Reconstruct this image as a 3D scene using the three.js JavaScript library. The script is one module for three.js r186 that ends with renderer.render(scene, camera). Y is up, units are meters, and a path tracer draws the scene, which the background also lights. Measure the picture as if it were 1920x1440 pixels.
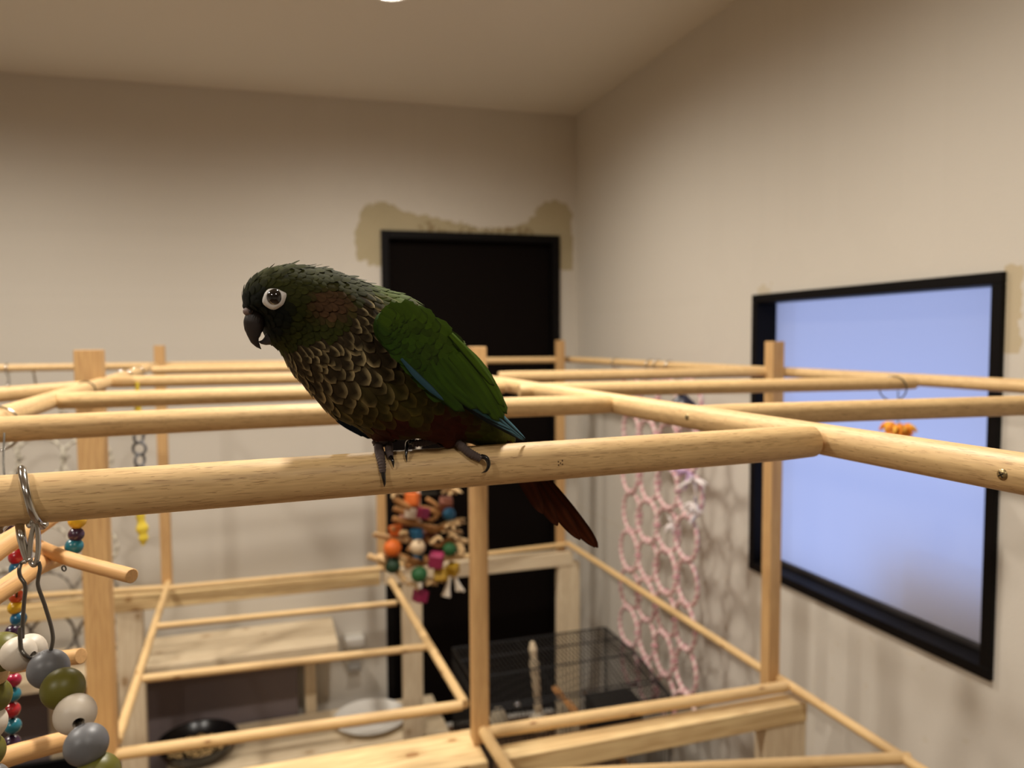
import * as THREE from 'three';
import { RoundedBoxGeometry } from 'three/addons/geometries/RoundedBoxGeometry.js';
import { mergeGeometries } from 'three/addons/utils/BufferGeometryUtils.js';
import { createNoise3D } from 'simplex-noise';

// ---------------------------------------------------------------- camera, sky, exposure
const scene = new THREE.Scene();
const FOCAL = 1404.876, EYE = new THREE.Vector3(0, 1.54, 0);
const YAW = 0.3174, PITCH = 0.0587, ROLL = -0.0055;
const V = (x, y, z) => new THREE.Vector3(x, y, z);
const fw = V(Math.sin(YAW) * Math.cos(PITCH), -Math.sin(PITCH), -Math.cos(YAW) * Math.cos(PITCH));
const r0 = V(Math.cos(YAW), 0, Math.sin(YAW)), u0 = r0.clone().cross(fw);
const right = r0.clone().multiplyScalar(Math.cos(ROLL)).addScaledVector(u0, Math.sin(ROLL));
const up = u0.clone().multiplyScalar(Math.cos(ROLL)).addScaledVector(r0, -Math.sin(ROLL));
const camera = new THREE.PerspectiveCamera(2 * Math.atan(720 / FOCAL) * 180 / Math.PI, 4 / 3, 0.02, 40);
camera.position.copy(EYE); camera.up.copy(up); camera.lookAt(EYE.clone().add(fw));
camera.focus = 0.375; camera.userData.fStop = 8.2;
scene.add(camera);
scene.background = new THREE.Color().setRGB(0.55, 0.65, 1.02);      // dusk sky beyond the frosted window
const renderer = new THREE.WebGLRenderer();
renderer.toneMapping = THREE.LinearToneMapping; renderer.toneMappingExposure = 1.0;
renderer.shadowMap.enabled = true;
const LAMP_COLOR = new THREE.Color().setRGB(1.0, 0.93, 0.83), LAMP_POWER = 5.4;
const CEIL = 2.432;
// recessed downlights: [x, z, power factor]
const LAMPS = [[0.322, -1.965, 0.8], [0.30, -0.86, 1.0], [0.30, 0.55, 0.28], [-0.95, -0.86, 1.0], [-1.0, 0.55, 0.7], [-0.95, -1.99, 0.85]];

// ---------------------------------------------------------------- helpers
let seed = 7;
const rnd = () => { seed = (seed * 1664525 + 1013904223) >>> 0; return seed / 4294967296; };
const rr = (a, b) => a + (b - a) * rnd();
const noise = createNoise3D(rnd);
const fbm = (x, y, z, o = 4) => { let s = 0, a = 0.5, f = 1; for (let i = 0; i < o; i++) { s += a * noise(x * f, y * f, z * f); a *= 0.5; f *= 2.03; } return s; };
const lerp = (a, b, t) => a + (b - a) * t, clamp = (x, a = 0, b = 1) => Math.min(b, Math.max(a, x));
const sstep = (a, b, x) => { const t = clamp((x - a) / (b - a)); return t * t * (3 - 2 * t); };
const srgb = (r, g, b) => new THREE.Color().setRGB(r / 255, g / 255, b / 255, THREE.SRGBColorSpace);
// a measured picture position turned into a place in the room, on a plane that the thing is known to lie in
const dirOf = (px, py) => fw.clone().addScaledVector(right, (px - 960) / FOCAL).addScaledVector(up, -(py - 720) / FOCAL);
const atD = (px, py, d) => EYE.clone().addScaledVector(dirOf(px, py), d);
const atY = (px, py, y) => { const d = dirOf(px, py); return EYE.clone().addScaledVector(d, (y - EYE.y) / d.y); };
const atX = (px, py, x) => { const d = dirOf(px, py); return EYE.clone().addScaledVector(d, (x - EYE.x) / d.x); };
const atZ = (px, py, z) => { const d = dirOf(px, py); return EYE.clone().addScaledVector(d, (z - EYE.z) / d.z); };

const used = {};
function numbered(n) { const k = used[n] = (used[n] ?? -1) + 1; return k ? n + '_' + String(k).padStart(3, '0') : n; }
function tag(o, label, category, group) { o.userData.label = label; o.userData.category = category; if (group) o.userData.group = group; return o; }
function shade(o) { o.castShadow = o.receiveShadow = true; return o; }
function thing(name, label, category, pos = V(0, 0, 0), group) {
  const o = new THREE.Group(); o.name = numbered(name); o.position.copy(pos); scene.add(o); return tag(o, label, category, group);
}
function part(name, geo, mat, parent) { const m = shade(new THREE.Mesh(geo, mat)); m.name = parent ? name : numbered(name); (parent ?? scene).add(m); return m; }
function struct(name, geo, mat, label) { const m = shade(new THREE.Mesh(geo, mat)); m.name = name; scene.add(m); m.userData.kind = 'structure'; if (label) m.userData.label = label; return m; }
const moved = (g, x, y, z) => g.translate(x, y, z);
const box = (w, h, d, r = 0.002, s = 2) => new RoundedBoxGeometry(w, h, d, s, Math.min(r, w / 2.01, h / 2.01, d / 2.01));
// box given by its two corners
function boxAB(a, b, r = 0.002) { return moved(box(Math.abs(b[0] - a[0]), Math.abs(b[1] - a[1]), Math.abs(b[2] - a[2]), r), (a[0] + b[0]) / 2, (a[1] + b[1]) / 2, (a[2] + b[2]) / 2); }
// uv in metres with u along the grain
function grainUV(g, axis, off = rnd() * 3) {
  const p = g.attributes.position, n = g.attributes.normal, uv = new Float32Array(p.count * 2), o = ['x', 'y', 'z'].filter((k) => k !== axis);
  const get = (at, k, i) => k === 'x' ? at.getX(i) : k === 'y' ? at.getY(i) : at.getZ(i);
  for (let i = 0; i < p.count; i++) { const side = Math.abs(get(n, o[0], i)) > Math.abs(get(n, o[1], i)) ? 1 : 0; uv[2 * i] = get(p, axis, i) + off; uv[2 * i + 1] = get(p, o[side], i) + side * 0.37 + off; }
  g.setAttribute('uv', new THREE.BufferAttribute(uv, 2)); return g;
}
// a swept tube: pts, radii (number or array), options: ry = flattening across `flat`, seg around, caps
function sweep(pts, radii, { seg = 14, steps, flat = 1, flatDir, closed = false, uLen = 1, uOff = 0, cap = true, mod } = {}) {
  const curve = new THREE.CatmullRomCurve3(pts, closed, 'centripetal'); const n = steps ?? Math.max(8, pts.length * 6);
  const P = [], T = []; for (let i = 0; i <= n; i++) { P.push(curve.getPoint(i / n)); T.push(curve.getTangent(i / n)); }
  const rad = (t) => { if (typeof radii === 'number') return radii; const f = t * (radii.length - 1), i = Math.min(radii.length - 2, Math.floor(f)); return lerp(radii[i], radii[i + 1], sstep(0, 1, f - i) * 0.5 + (f - i) * 0.5); };
  let N = flatDir ? flatDir.clone() : Math.abs(T[0].y) < 0.9 ? V(0, 1, 0) : V(1, 0, 0);
  const pos = [], uv = [], idx = []; let len = 0;
  const ring = (c, t, r, u, k) => {
    if (flatDir) N.copy(flatDir); N.addScaledVector(t, -N.dot(t)).normalize(); const B = t.clone().cross(N);
    for (let j = 0; j <= seg; j++) { const a = j / seg * 2 * Math.PI, q = c.clone().addScaledVector(N, Math.cos(a) * r * flat).addScaledVector(B, Math.sin(a) * r); pos.push(q.x, q.y, q.z); uv.push(u * uLen + uOff, j / seg); }
  };
  let rows = 0;
  if (cap && !closed) for (const s of [0, 0.7]) { const r = rad(0); ring(P[0].clone().addScaledVector(T[0], -r * (1 - s) * 0.0 ), T[0], Math.max(1e-5, r * s * 1.3 * 0.98), 0); rows++; }
  for (let i = 0; i <= n; i++) { if (i) len += P[i].distanceTo(P[i - 1]); let r = rad(i / n); if (mod) r *= mod(i / n, len); ring(P[i], T[i], Math.max(r, 1e-5), len); rows++; }
  if (cap && !closed) for (const s of [0.7, 0]) { const r = rad(1); ring(P[n], T[n], Math.max(1e-5, r * s * 1.3 * 0.98), len); rows++; }
  for (let i = 0; i < rows - 1; i++) for (let j = 0; j < seg; j++) { const a = i * (seg + 1) + j, b = a + seg + 1; idx.push(a, a + 1, b, b, a + 1, b + 1); }
  const g = new THREE.BufferGeometry(); g.setAttribute('position', new THREE.Float32BufferAttribute(pos, 3)); g.setAttribute('uv', new THREE.Float32BufferAttribute(uv, 2)); g.setIndex(idx);
  g.computeVertexNormals();
  const nn = g.attributes.normal;                                   // seam
  for (let i = 0; i < rows; i++) { const a = i * (seg + 1), b = a + seg; const x = nn.getX(a) + nn.getX(b), y = nn.getY(a) + nn.getY(b), z = nn.getZ(a) + nn.getZ(b), l = Math.hypot(x, y, z) || 1; nn.setXYZ(a, x / l, y / l, z / l); nn.setXYZ(b, x / l, y / l, z / l); }
  return g;
}
function dowel(a, b, r, { bow = 0, wob = 0, chew = 0 } = {}) {         // a turned wooden dowel with flat, lightly eased ends
  const L = a.distanceTo(b), dir = b.clone().sub(a).normalize(), n = wob || chew ? Math.ceil(L / 0.012) : 14, pts = [], k = rnd() * 50;
  const e = Math.min(0.0012, L / 20), ph = rnd() * 9;
  for (let i = 0; i <= n; i++) { const t = i / n, p = a.clone().lerp(b, t); p.y += bow * 4 * t * (1 - t) + (wob ? wob * fbm(t * L * 9, k, 2, 2) : 0); if (wob) p.z += wob * fbm(t * L * 9, k, 7, 2); pts.push(p); }
  const g = sweep(pts, r, { seg: 24, steps: Math.max(24, n), uLen: 1, uOff: rnd() * 4, mod: (t, len) => (len < e || len > L - e ? 0.93 : 1) * (chew ? 1 + chew * fbm(len * 30, ph, 1, 3) : 1) });
  const uv = g.attributes.uv; const v0 = rnd(); for (let i = 0; i < uv.count; i++) uv.setY(i, uv.getY(i) * 2 * Math.PI * r + v0);
  return g;
}
function texture(w, h, f, { srgbMap = true, repeat = [1, 1] } = {}) {   // f(x, y) -> [r, g, b] 0..255
  const d = new Uint8Array(w * h * 4);
  for (let y = 0; y < h; y++) for (let x = 0; x < w; x++) { const c = f(x / w, y / h), i = (y * w + x) * 4; d[i] = clamp(c[0], 0, 255); d[i + 1] = clamp(c[1], 0, 255); d[i + 2] = clamp(c[2], 0, 255); d[i + 3] = 255; }
  const t = new THREE.DataTexture(d, w, h); t.wrapS = t.wrapT = THREE.RepeatWrapping; t.magFilter = THREE.LinearFilter; t.minFilter = THREE.LinearMipmapLinearFilter; t.generateMipmaps = true; t.repeat.set(...repeat);
  if (srgbMap) t.colorSpace = THREE.SRGBColorSpace; t.needsUpdate = true; return t;
}
const tileNoise = (u, v, fu, fv, k) => { const a = u * 2 * Math.PI, b = v * 2 * Math.PI; return 0.5 * (noise(Math.cos(a) * fu + k, Math.sin(a) * fu, Math.cos(b) * fv * 0.7 + Math.sin(b) * 3.1) + noise(Math.sin(b) * fv + k, Math.cos(b) * fv + 5, Math.cos(a) * fu * 0.7 + Math.sin(a) * 2.3)); };
const std = (o) => new THREE.MeshStandardMaterial(o);
const phys = (o) => new THREE.MeshPhysicalMaterial(o);

// ---------------------------------------------------------------- materials
function woodMap(base, dark, { w = 1024, h = 256, pores = 900, poreLen = [8, 46], poreDark = 0.35, bands = 0.06, knots = 0, band = 7 } = {}) {
  const val = new Float32Array(w * h), kn = new Float32Array(w * h);
  for (let y = 0; y < h; y++) for (let x = 0; x < w; x++) { const u = x / w, v = y / h; val[y * w + x] = bands * (tileNoise(u, v, 0.35, band, 3) * 1.3 + tileNoise(u, v, 0.6, band * 3.1, 9) * 0.7) + 0.03 * tileNoise(u, v, 2.2, 2.2, 21); }
  for (let i = 0; i < pores; i++) { const x0 = rnd() * w, y0 = rnd() * h, L = rr(...poreLen), s = rr(0.3, 1) * poreDark; for (let k = 0; k < L; k++) { const x = Math.floor(x0 + k) % w, y = Math.floor(y0 + 0.7 * Math.sin(k * 0.08 + i)) % h, f = s * Math.sin(Math.PI * (k + 0.5) / L); val[((y + h) % h) * w + x] -= f * 0.6; } }
  for (let i = 0; i < knots; i++) { const x0 = rnd() * w, y0 = rnd() * h, R = rr(5, 12); for (let dy = -30; dy <= 30; dy++) for (let dx = -60; dx <= 60; dx++) { const q = Math.hypot(dx / 1.6, dy) / R; const j = ((Math.floor(y0 + dy) % h + h) % h) * w + ((Math.floor(x0 + dx) % w + w) % w); if (q < 2.6) kn[j] = Math.max(kn[j], q < 1 ? 0.75 : (2.6 - q) / 1.6 * 0.35 * (0.6 + 0.4 * Math.sin(q * 14))); } }
  return texture(w, h, (u, v) => { const j = Math.min(h - 1, Math.floor(v * h)) * w + Math.min(w - 1, Math.floor(u * w)); const t = clamp(-val[j] * 2.2 + kn[j] + 0.12, -0.25, 1.2); return [0, 1, 2].map((k) => lerp(base[k], dark[k], t)); });
}
const mapRamin = woodMap([238, 203, 146], [124, 82, 46], { pores: 1700, poreLen: [6, 34], bands: 0.04 }); mapRamin.repeat.set(1 / 0.32, 1 / 0.08);
const mapBirch = woodMap([232, 198, 142], [144, 100, 58], { pores: 260, poreDark: 0.22, bands: 0.05, knots: 3 }); mapBirch.repeat.set(1 / 0.5, 1 / 0.08);
const mapPine = woodMap([236, 208, 154], [158, 112, 64], { pores: 150, poreDark: 0.2, poreLen: [20, 90], bands: 0.10, knots: 5, band: 4 }); mapPine.repeat.set(1 / 0.9, 1 / 0.22);
const mapPost = woodMap([208, 168, 114], [144, 98, 56], { pores: 200, poreDark: 0.2, poreLen: [20, 80], bands: 0.09, band: 5 }); mapPost.repeat.set(1 / 0.7, 1 / 0.12);
const mapPale = woodMap([234, 216, 184], [176, 144, 106], { pores: 150, poreDark: 0.18, poreLen: [20, 80], bands: 0.07, knots: 3, band: 4 }); mapPale.repeat.set(1 / 0.9, 1 / 0.22);
const wood = (map, rough = 0.55) => std({ map, roughness: rough });
const M = {
  ramin: wood(mapRamin, 0.5), birch: wood(mapBirch, 0.55), pine: wood(mapPine, 0.6), post: wood(mapPost, 0.6), pale: wood(mapPale, 0.65),
  steel: std({ color: srgb(205, 203, 198), metalness: 1, roughness: 0.16 }), wire: std({ color: srgb(120, 116, 110), metalness: 1, roughness: 0.34 }), brass: std({ color: srgb(170, 150, 110), metalness: 1, roughness: 0.35 }), darkSteel: std({ color: srgb(70, 66, 60), metalness: 1, roughness: 0.4 }),
  blackWire: std({ color: srgb(22, 22, 24), roughness: 0.5 }), doorWood: phys({ color: srgb(15, 10, 8), roughness: 0.75, specularIntensity: 0.12 }), frameDark: phys({ color: srgb(13, 10, 10), roughness: 0.55, specularIntensity: 0.25 }),
};
const mapPlaster = texture(256, 256, (u, v) => { const a = 128 + 70 * tileNoise(u, v, 9, 9, 2) + 50 * tileNoise(u, v, 22, 22, 5); return [a, a, a]; }, { srgbMap: false, repeat: [1 / 0.25, 1 / 0.25] });

// ---------------------------------------------------------------- the room
const XR = 1.20, CORNER_Z = -2.815, SLOPE = 0.05506, HALF = 2.6;         // right wall x, back corner z, back wall's lean from square
const wallZ = (x) => CORNER_Z + (x - XR) * SLOPE;
const WALL = [212, 205, 193], PUTTY = [180, 167, 135];
const XL = -2.6, ZF = 2.3, T = 0.12;
{
  // back wall with a door opening and unpainted filler patches round the door head
  const L = Math.hypot(XR + T - XL, (XR + T - XL) * SLOPE), ang = Math.atan(SLOPE);
  const toS = (x) => (x - XL) * Math.sqrt(1 + SLOPE * SLOPE);           // along the wall from its left end
  const s = new THREE.Shape([new THREE.Vector2(0, 0), new THREE.Vector2(L, 0), new THREE.Vector2(L, CEIL), new THREE.Vector2(0, CEIL)]);
  const d0 = toS(0.421), d1 = toS(1.128), dh = 1.955;
  s.holes.push(new THREE.Path([new THREE.Vector2(d0 + 0.01, 0.001), new THREE.Vector2(d0 + 0.01, dh - 0.01), new THREE.Vector2(d1 - 0.01, dh - 0.01), new THREE.Vector2(d1 - 0.01, 0.001)]));
  const g = new THREE.ExtrudeGeometry(s, { depth: T, bevelEnabled: false });
  g.translate(0, 0, -T);
  // outline of the patches, in wall metres, relative to the door's top-left corner
  const px0 = d0, W = d1 - d0;
  const topAt = (a) => {                                              // height of the filler above the door head
    const k = (x0, x1, h0, h1) => lerp(h0, h1, (a - x0) / (x1 - x0));
    const key = [[-0.088, 0.0], [-0.075, 0.05], [-0.05, 0.085], [-0.03, 0.095], [0.01, 0.105], [0.05, 0.095], [0.09, 0.068], [0.17, 0.06], [0.24, 0.045], [0.31, 0.04], [0.36, 0.022], [0.45, 0.018], [0.53, 0.03], [0.58, 0.055], [0.62, 0.105], [0.66, 0.135], [0.70, 0.14], [0.74, 0.125], [0.762, 0.09]];
    if (a < key[0][0] || a > 0.762) return -9; for (let i = 1; i < key.length; i++) if (a <= key[i][0]) return k(key[i - 1][0], key[i][0], key[i - 1][1], key[i][1]); return -9;
  };
  const TW = 2048, TH = 1024, tw = 1.4, th = 0.7, tx0 = d0 - 0.35, ty0 = dh - 0.45;
  // the whole wall shares one colour map: a window of 1.4 m by 0.7 m round the door head, clamped outside
  const map = texture(TW / 2, TH / 2, (u, v) => {
    const x = tx0 + u * tw, y = ty0 + v * th, a = x - px0, b = y - dh, j = 0.012 * fbm(x * 22, y * 22, 1, 3), jf = 0.008 * fbm(x * 70, y * 70, 4, 2);
    let f = 0;
    if (b > -0.004 && b < topAt(a + j) + jf + j) f = 1;
    if (a < 0 && a > -0.092 + j && b <= 0 && b > -0.115 + j * 1.5 - (a < -0.05 ? 0 : 0.02)) f = 1;           // down the left side of the frame
    if (a > W - 0.005 && a < W + 0.058 + j * 0.3 && b <= 0 && b > -0.135 + j) f = 1;                          // and down the right side
    const dirt = b > 0 && b < 0.03 + j * 2 && a > 0.14 && a < 0.6 && fbm(x * 40, y * 25, 8, 3) > 0.02 ? 0.45 : 0;
    const m = 3 * fbm(x * 5, y * 5, 11, 3);
    return [0, 1, 2].map((k) => lerp(WALL[k], lerp(PUTTY[k], [110, 88, 52][k], dirt), f) + m * (f ? 1.5 : 0.4));
  });
  map.wrapS = map.wrapT = THREE.ClampToEdgeWrapping; map.repeat.set(1 / tw, 1 / th); map.offset.set(-tx0 / tw, -ty0 / th);
  const w = struct('wall_back', g, std({ map, roughness: 0.9, bumpMap: mapPlaster, bumpScale: 0.0006 }), 'off-white plaster wall with bare putty patches round the dark door');
  w.position.set(XL, 0, wallZ(XL)); w.rotation.y = -ang;
  // door: frame and leaf in the opening
  const door = thing('door_1', 'plain black-brown door in a dark frame in the back corner', 'door'); door.userData.kind = 'structure'; delete door.userData.category;
  door.position.copy(w.position); door.rotation.y = -ang;
  const fwid = 0.03, out = 0.012;
  part('frame', boxAB([d0, 0, -T + 0.01], [d0 + fwid, dh, out]), M.frameDark, door); part('frame', boxAB([d1 - fwid, 0, -T + 0.01], [d1, dh, out]), M.frameDark, door);
  part('frame', boxAB([d0 + fwid, dh - fwid, -T + 0.01], [d1 - fwid, dh, out]), M.frameDark, door);
  part('leaf', boxAB([d0 + fwid, 0.006, -0.06], [d1 - fwid, dh - fwid, -0.022], 0.003), M.doorWood, door);
  const hd = part('handle', sweep([V(d0 + 0.09, 0.95, -0.022), V(d0 + 0.09, 0.95, 0.02), V(d0 + 0.11, 0.95, 0.032), V(d0 + 0.2, 0.95, 0.032)], 0.008), M.darkSteel, door);
}
{
  // right wall (thick, along z) with the window opening; a few old filler marks beside the window
  const z0 = ZF + T, len = ZF + T - (CORNER_Z - 0.3);
  const s = new THREE.Shape([new THREE.Vector2(0, 0), new THREE.Vector2(len, 0), new THREE.Vector2(len, CEIL), new THREE.Vector2(0, CEIL)]);
  const wz0 = -0.955, wz1 = -1.646, wy0 = 0.938, wy1 = 1.652, m = 0.008;
  s.holes.push(new THREE.Path([new THREE.Vector2(z0 - wz0 + m, wy0 + m), new THREE.Vector2(z0 - wz1 - m, wy0 + m), new THREE.Vector2(z0 - wz1 - m, wy1 - m), new THREE.Vector2(z0 - wz0 + m, wy1 - m)]));
  const g = new THREE.ExtrudeGeometry(s, { depth: T, bevelEnabled: false });
  const tx0 = z0 - wz0 - 0.25, tw = 1.2, ty0 = 0.75, th = 1.05;
  const map = texture(768, 672, (u, v) => {
    const x = tx0 + u * tw, y = ty0 + v * th, zz = z0 - x, j = 0.01 * fbm(x * 30, y * 30, 3, 3), mm = 3 * fbm(x * 5, y * 5, 15, 3); let f = 0;
    if (zz > wz0 - 0.004 && zz < wz0 + 0.028 + j && y > wy1 - 0.14 && y < wy1 + 0.008 + j) f = 0.75;           // strip by the upper right corner
    if (zz < wz1 + 0.065 + j && zz > wz1 + 0.012 && y > wy1 - 0.005 && y < wy1 + 0.018 + j * 2) f = 0.4;         // smear above the upper left corner
    const spot = fbm(x * 16, y * 16, 31, 2) > 0.52 && y < 0.95 ? 0.12 : 0;
    return [0, 1, 2].map((k) => lerp(WALL[k], [190, 172, 136][k], Math.max(f, spot)) + mm * 0.5);
  });
  map.wrapS = map.wrapT = THREE.ClampToEdgeWrapping; map.repeat.set(1 / tw, 1 / th); map.offset.set(-tx0 / tw, -ty0 / th);
  const w = struct('wall_right', g, std({ map, roughness: 0.9, bumpMap: mapPlaster, bumpScale: 0.0006 }), 'off-white plaster wall with a dark-framed window');
  // local x runs towards -z; local z (depth) must point outwards (+x)
  w.rotation.y = Math.PI / 2; w.position.set(XR, 0, z0);
  const win = thing('window_1', 'square frosted window in a black-brown frame glowing dusk blue', 'window'); win.userData.kind = 'structure'; delete win.userData.category;
  const fr = 0.021, xi = XR - 0.010, xo = XR + 0.055;
  const bar = (a, b) => part('frame', boxAB(a, b, 0.002), M.frameDark, win);
  bar([xi, wy1 - fr, wz0], [xo, wy1, wz1]); bar([xi, wy0, wz0], [xo, wy0 + fr, wz1]);
  bar([xi, wy0 + fr, wz0], [xo, wy1 - fr, wz0 - fr]); bar([xi, wy0 + fr, wz1], [xo, wy1 - fr, wz1 + fr]);
  part('sash', boxAB([xo - 0.012, wy0 + fr, wz1 + fr], [xo, wy0 + fr + 0.012, wz0 - fr]), std({ color: srgb(44, 40, 40), roughness: 0.5 }), win);
  const pane = new THREE.PlaneGeometry(-wz1 + wz0 - 2 * fr + 0.01, wy1 - wy0 - 2 * fr + 0.01);
  const p = part('pane', pane, phys({ color: srgb(236, 240, 255), transmission: 1, roughness: 0.97, thickness: 0, ior: 1.45 }), win);
  p.rotation.y = -Math.PI / 2; p.position.set(xo - 0.004, (wy0 + wy1) / 2, (wz0 + wz1) / 2);
  // outside, close behind the frosted pane: a low rendered wall and, above, an added sky-blocking slab
  struct('neighbour_wall', boxAB([XR + 0.122, 0.80, -1.275], [XR + 0.16, 1.075, -0.90], 0.006), std({ color: srgb(238, 226, 212), roughness: 0.9 }), 'grey shape seen blurred through the frosted pane');
  struct('added_sky_blocker', boxAB([XR + T, 1.73, -3.2], [XR + 0.5, 1.85, 1.0], 0.01), std({ color: srgb(150, 140, 130), roughness: 0.9 }), 'unseen slab outside added to shade the top of the pane');
}
const mPaint = std({ color: srgb(...WALL), roughness: 0.9, bumpMap: mapPlaster, bumpScale: 0.0006 });
struct('wall_left', boxAB([XL - T, 0, wallZ(XL) - T], [XL, CEIL, ZF + T], 0.001), mPaint);
struct('wall_front', boxAB([XL, 0, ZF], [XR, CEIL, ZF + T], 0.001), mPaint);
{
  const s = new THREE.Shape([new THREE.Vector2(XL - T, 3.4), new THREE.Vector2(XR + T, 3.4), new THREE.Vector2(XR + T, -ZF - T), new THREE.Vector2(XL - T, -ZF - T)]);
  for (const [x, z] of LAMPS) { const h = new THREE.Path(); h.absarc(x, -z, 0.047, 0, 2 * Math.PI, true); s.holes.push(h); }
  const g = new THREE.ExtrudeGeometry(s, { depth: 0.1, bevelEnabled: false, curveSegments: 40 }); g.rotateX(-Math.PI / 2);
  const c = struct('ceiling', g, std({ color: srgb(232, 226, 214), roughness: 0.95 })); c.position.y = CEIL;
}
{
  const map = woodMap([122, 92, 66], [80, 58, 40], { pores: 300, bands: 0.08 }); map.repeat.set(1 / 1.2, 1 / 0.2);
  const mats = [0, 1, 2].map((k) => std({ map, color: new THREE.Color().setScalar(0.85 + 0.1 * k), roughness: 0.45 }));
  const f = struct('floor', boxAB([XL - T, -0.1, -3.4], [XR + T, -0.012, ZF + T], 0.001), std({ color: srgb(70, 52, 38), roughness: 0.7 }));
  const g = grainUV(boxAB([-0.598, -0.012, -0.048], [0.598, 0, 0.048], 0.0015), 'x', 0);
  for (let i = 0; i < 4; i++) for (let j = 0; j < 53; j++) { const b = part('plank', g, mats[(i * 7 + j * 5 + (i * j) % 2) % 3], f); b.position.set(-2.3 + i * 1.2 - (j % 2) * 0.3, 0, -2.80 + j * 0.098); }
}
// downlights: a recessed white can with a glowing lens, the light just under it
for (let i = 0; i < LAMPS.length; i++) {
  const [x, z, k] = LAMPS[i];
  const t = thing('ceiling_downlight', ['recessed round downlight in the ceiling above the back of the play stand', 'recessed round downlight in the ceiling above the parrot', 'recessed round downlight in the ceiling behind the camera to the right', 'recessed round downlight in the ceiling left of the parrot', 'recessed round downlight in the ceiling behind the camera to the left', 'recessed round downlight in the ceiling above the far bench'][i], 'lamp', V(x, CEIL, z), 'ceiling downlights');
  part('trim_ring', new THREE.LatheGeometry([[0.044, 0.004], [0.0455, -0.003], [0.050, -0.005], [0.057, -0.004], [0.059, 0]].map((p) => new THREE.Vector2(...p)), 40), std({ color: srgb(240, 238, 232), roughness: 0.5 }), t);
  part('can', new THREE.LatheGeometry([[0.0445, 0.003], [0.0445, 0.05], [0.03, 0.06], [0, 0.06]].map((p) => new THREE.Vector2(...p)), 40), std({ color: srgb(225, 222, 214), roughness: 0.4 }), t);
  const lens = part('lens', new THREE.CylinderGeometry(0.040, 0.040, 0.004, 32), std({ color: 0xffffff, emissive: LAMP_COLOR, emissiveIntensity: 14, roughness: 0.6 }), t); lens.position.y = 0.02; lens.castShadow = false;
  const l = new THREE.SpotLight(LAMP_COLOR, LAMP_POWER * k, 0, 1.50, 1.0, 2); l.position.set(x, CEIL - 0.008, z); l.target.position.set(x, 0, z); l.castShadow = true; l.shadow.radius = 2.6; l.name = 'downlight_beam';
  scene.add(l, l.target);
}

// ---------------------------------------------------------------- the wooden play stand (dowels and square posts screwed together)
const YU = 1.468, YL = 0.804;                                          // heights of the upper and lower dowels
const stand = thing('play_stand', 'pale wooden climbing frame of dowels and square posts filling the foreground', 'play stand');
function rail(p, q, { y = YU, r = 0.0106, before = 0, after = 0, mat = M.ramin, ...o } = {}) {   // p, q: two measured spots on its axis
  const a = p.isVector3 ? p : atY(...p, y), b = q.isVector3 ? q : atY(...q, y), d = b.clone().sub(a).normalize();
  a.addScaledVector(d, -before); b.addScaledVector(d, after);
  return { m: part('rail', dowel(a, b, r, o), mat, stand), a, b, d };
}
const lineX = (z, s) => (x) => V(x, YU, z + s * x);                    // axis of a cross rail
const A = rail([0, 939], [1515, 828], { r: 0.0117, before: 0.16, after: 0.003 });
const B = rail([0, 808], [1120, 759], { r: 0.0107, before: 0.1, after: 0.014, bow: 0.0022 });
const Crail = rail([108, 752], [925, 726], { after: 0.016 });
const E = rail([190, 716.5], [905, 702], { after: 0.0 });
const Frail = rail(V(-0.275, YU, -2.095), V(0.325, YU, -2.097));
const G = rail(V(-1.3, YU, -2.478), V(0.352, YU, -2.483));
const C2 = rail([0, 740], [150, 727], { before: 0.5, after: 0.02 });
const Mrail = rail([905, 714], [1900, 885], { r: 0.0112, before: 0.02, after: 0.16 });
const Lrail = rail([20, 776], [290, 686.5], { before: 0.22, after: 0.0 });
const Rr = rail([1335, 779], [1900, 761], { before: 0.012, after: 0.35 });
const Trail = rail([1075, 730.5], [1722, 718], { before: 0.08, after: -0.008 });
const Srail = rail([935, 706.5], [1484, 697], { after: -0.006 });
const K = rail([905, 676], [1044, 674.6], { before: 0.05, after: 0.0 });
const Rrail = rail([1056, 673.5], [1900, 723], { before: 0.0, after: 0.4 });
// lower level
const low = (p, q, o = {}) => rail(p, q, { y: YL, r: 0.0092, mat: M.birch, chew: 0.03, ...o });
low([-60, 1125], [313, 1102], { before: 0.5, r: 0.0088 });
low([318, 1103], [716, 1066], { r: 0.0088 });
low([290, 1175], [744, 1130.5], { r: 0.0084 });
low([268, 1273], [800, 1213], { r: 0.0092 });
low([216, 1415], [866, 1322.5], { r: 0.0104 });
low([735, 1060], [1060, 1021], { r: 0.0088 });
low([915, 1373], [1474, 1287], { r: 0.0116 });
low([219, 1392], [318, 1086], { r: 0.0094, wob: 0.004, chew: 0.10, after: 0.004 });
low([733, 1089], [872, 1321], { r: 0.0098, wob: 0.002, chew: 0.06 });
low([893, 1349], [955, 1449], { r: 0.0105, after: 0.18 });
low([1064, 1018.5], [1437, 1260], { r: 0.0094 });
low([1450, 1265], [1715, 1436], { r: 0.0094, after: 0.14 });
low([930, 1459], [1705, 1421], { r: 0.0105 });
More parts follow.
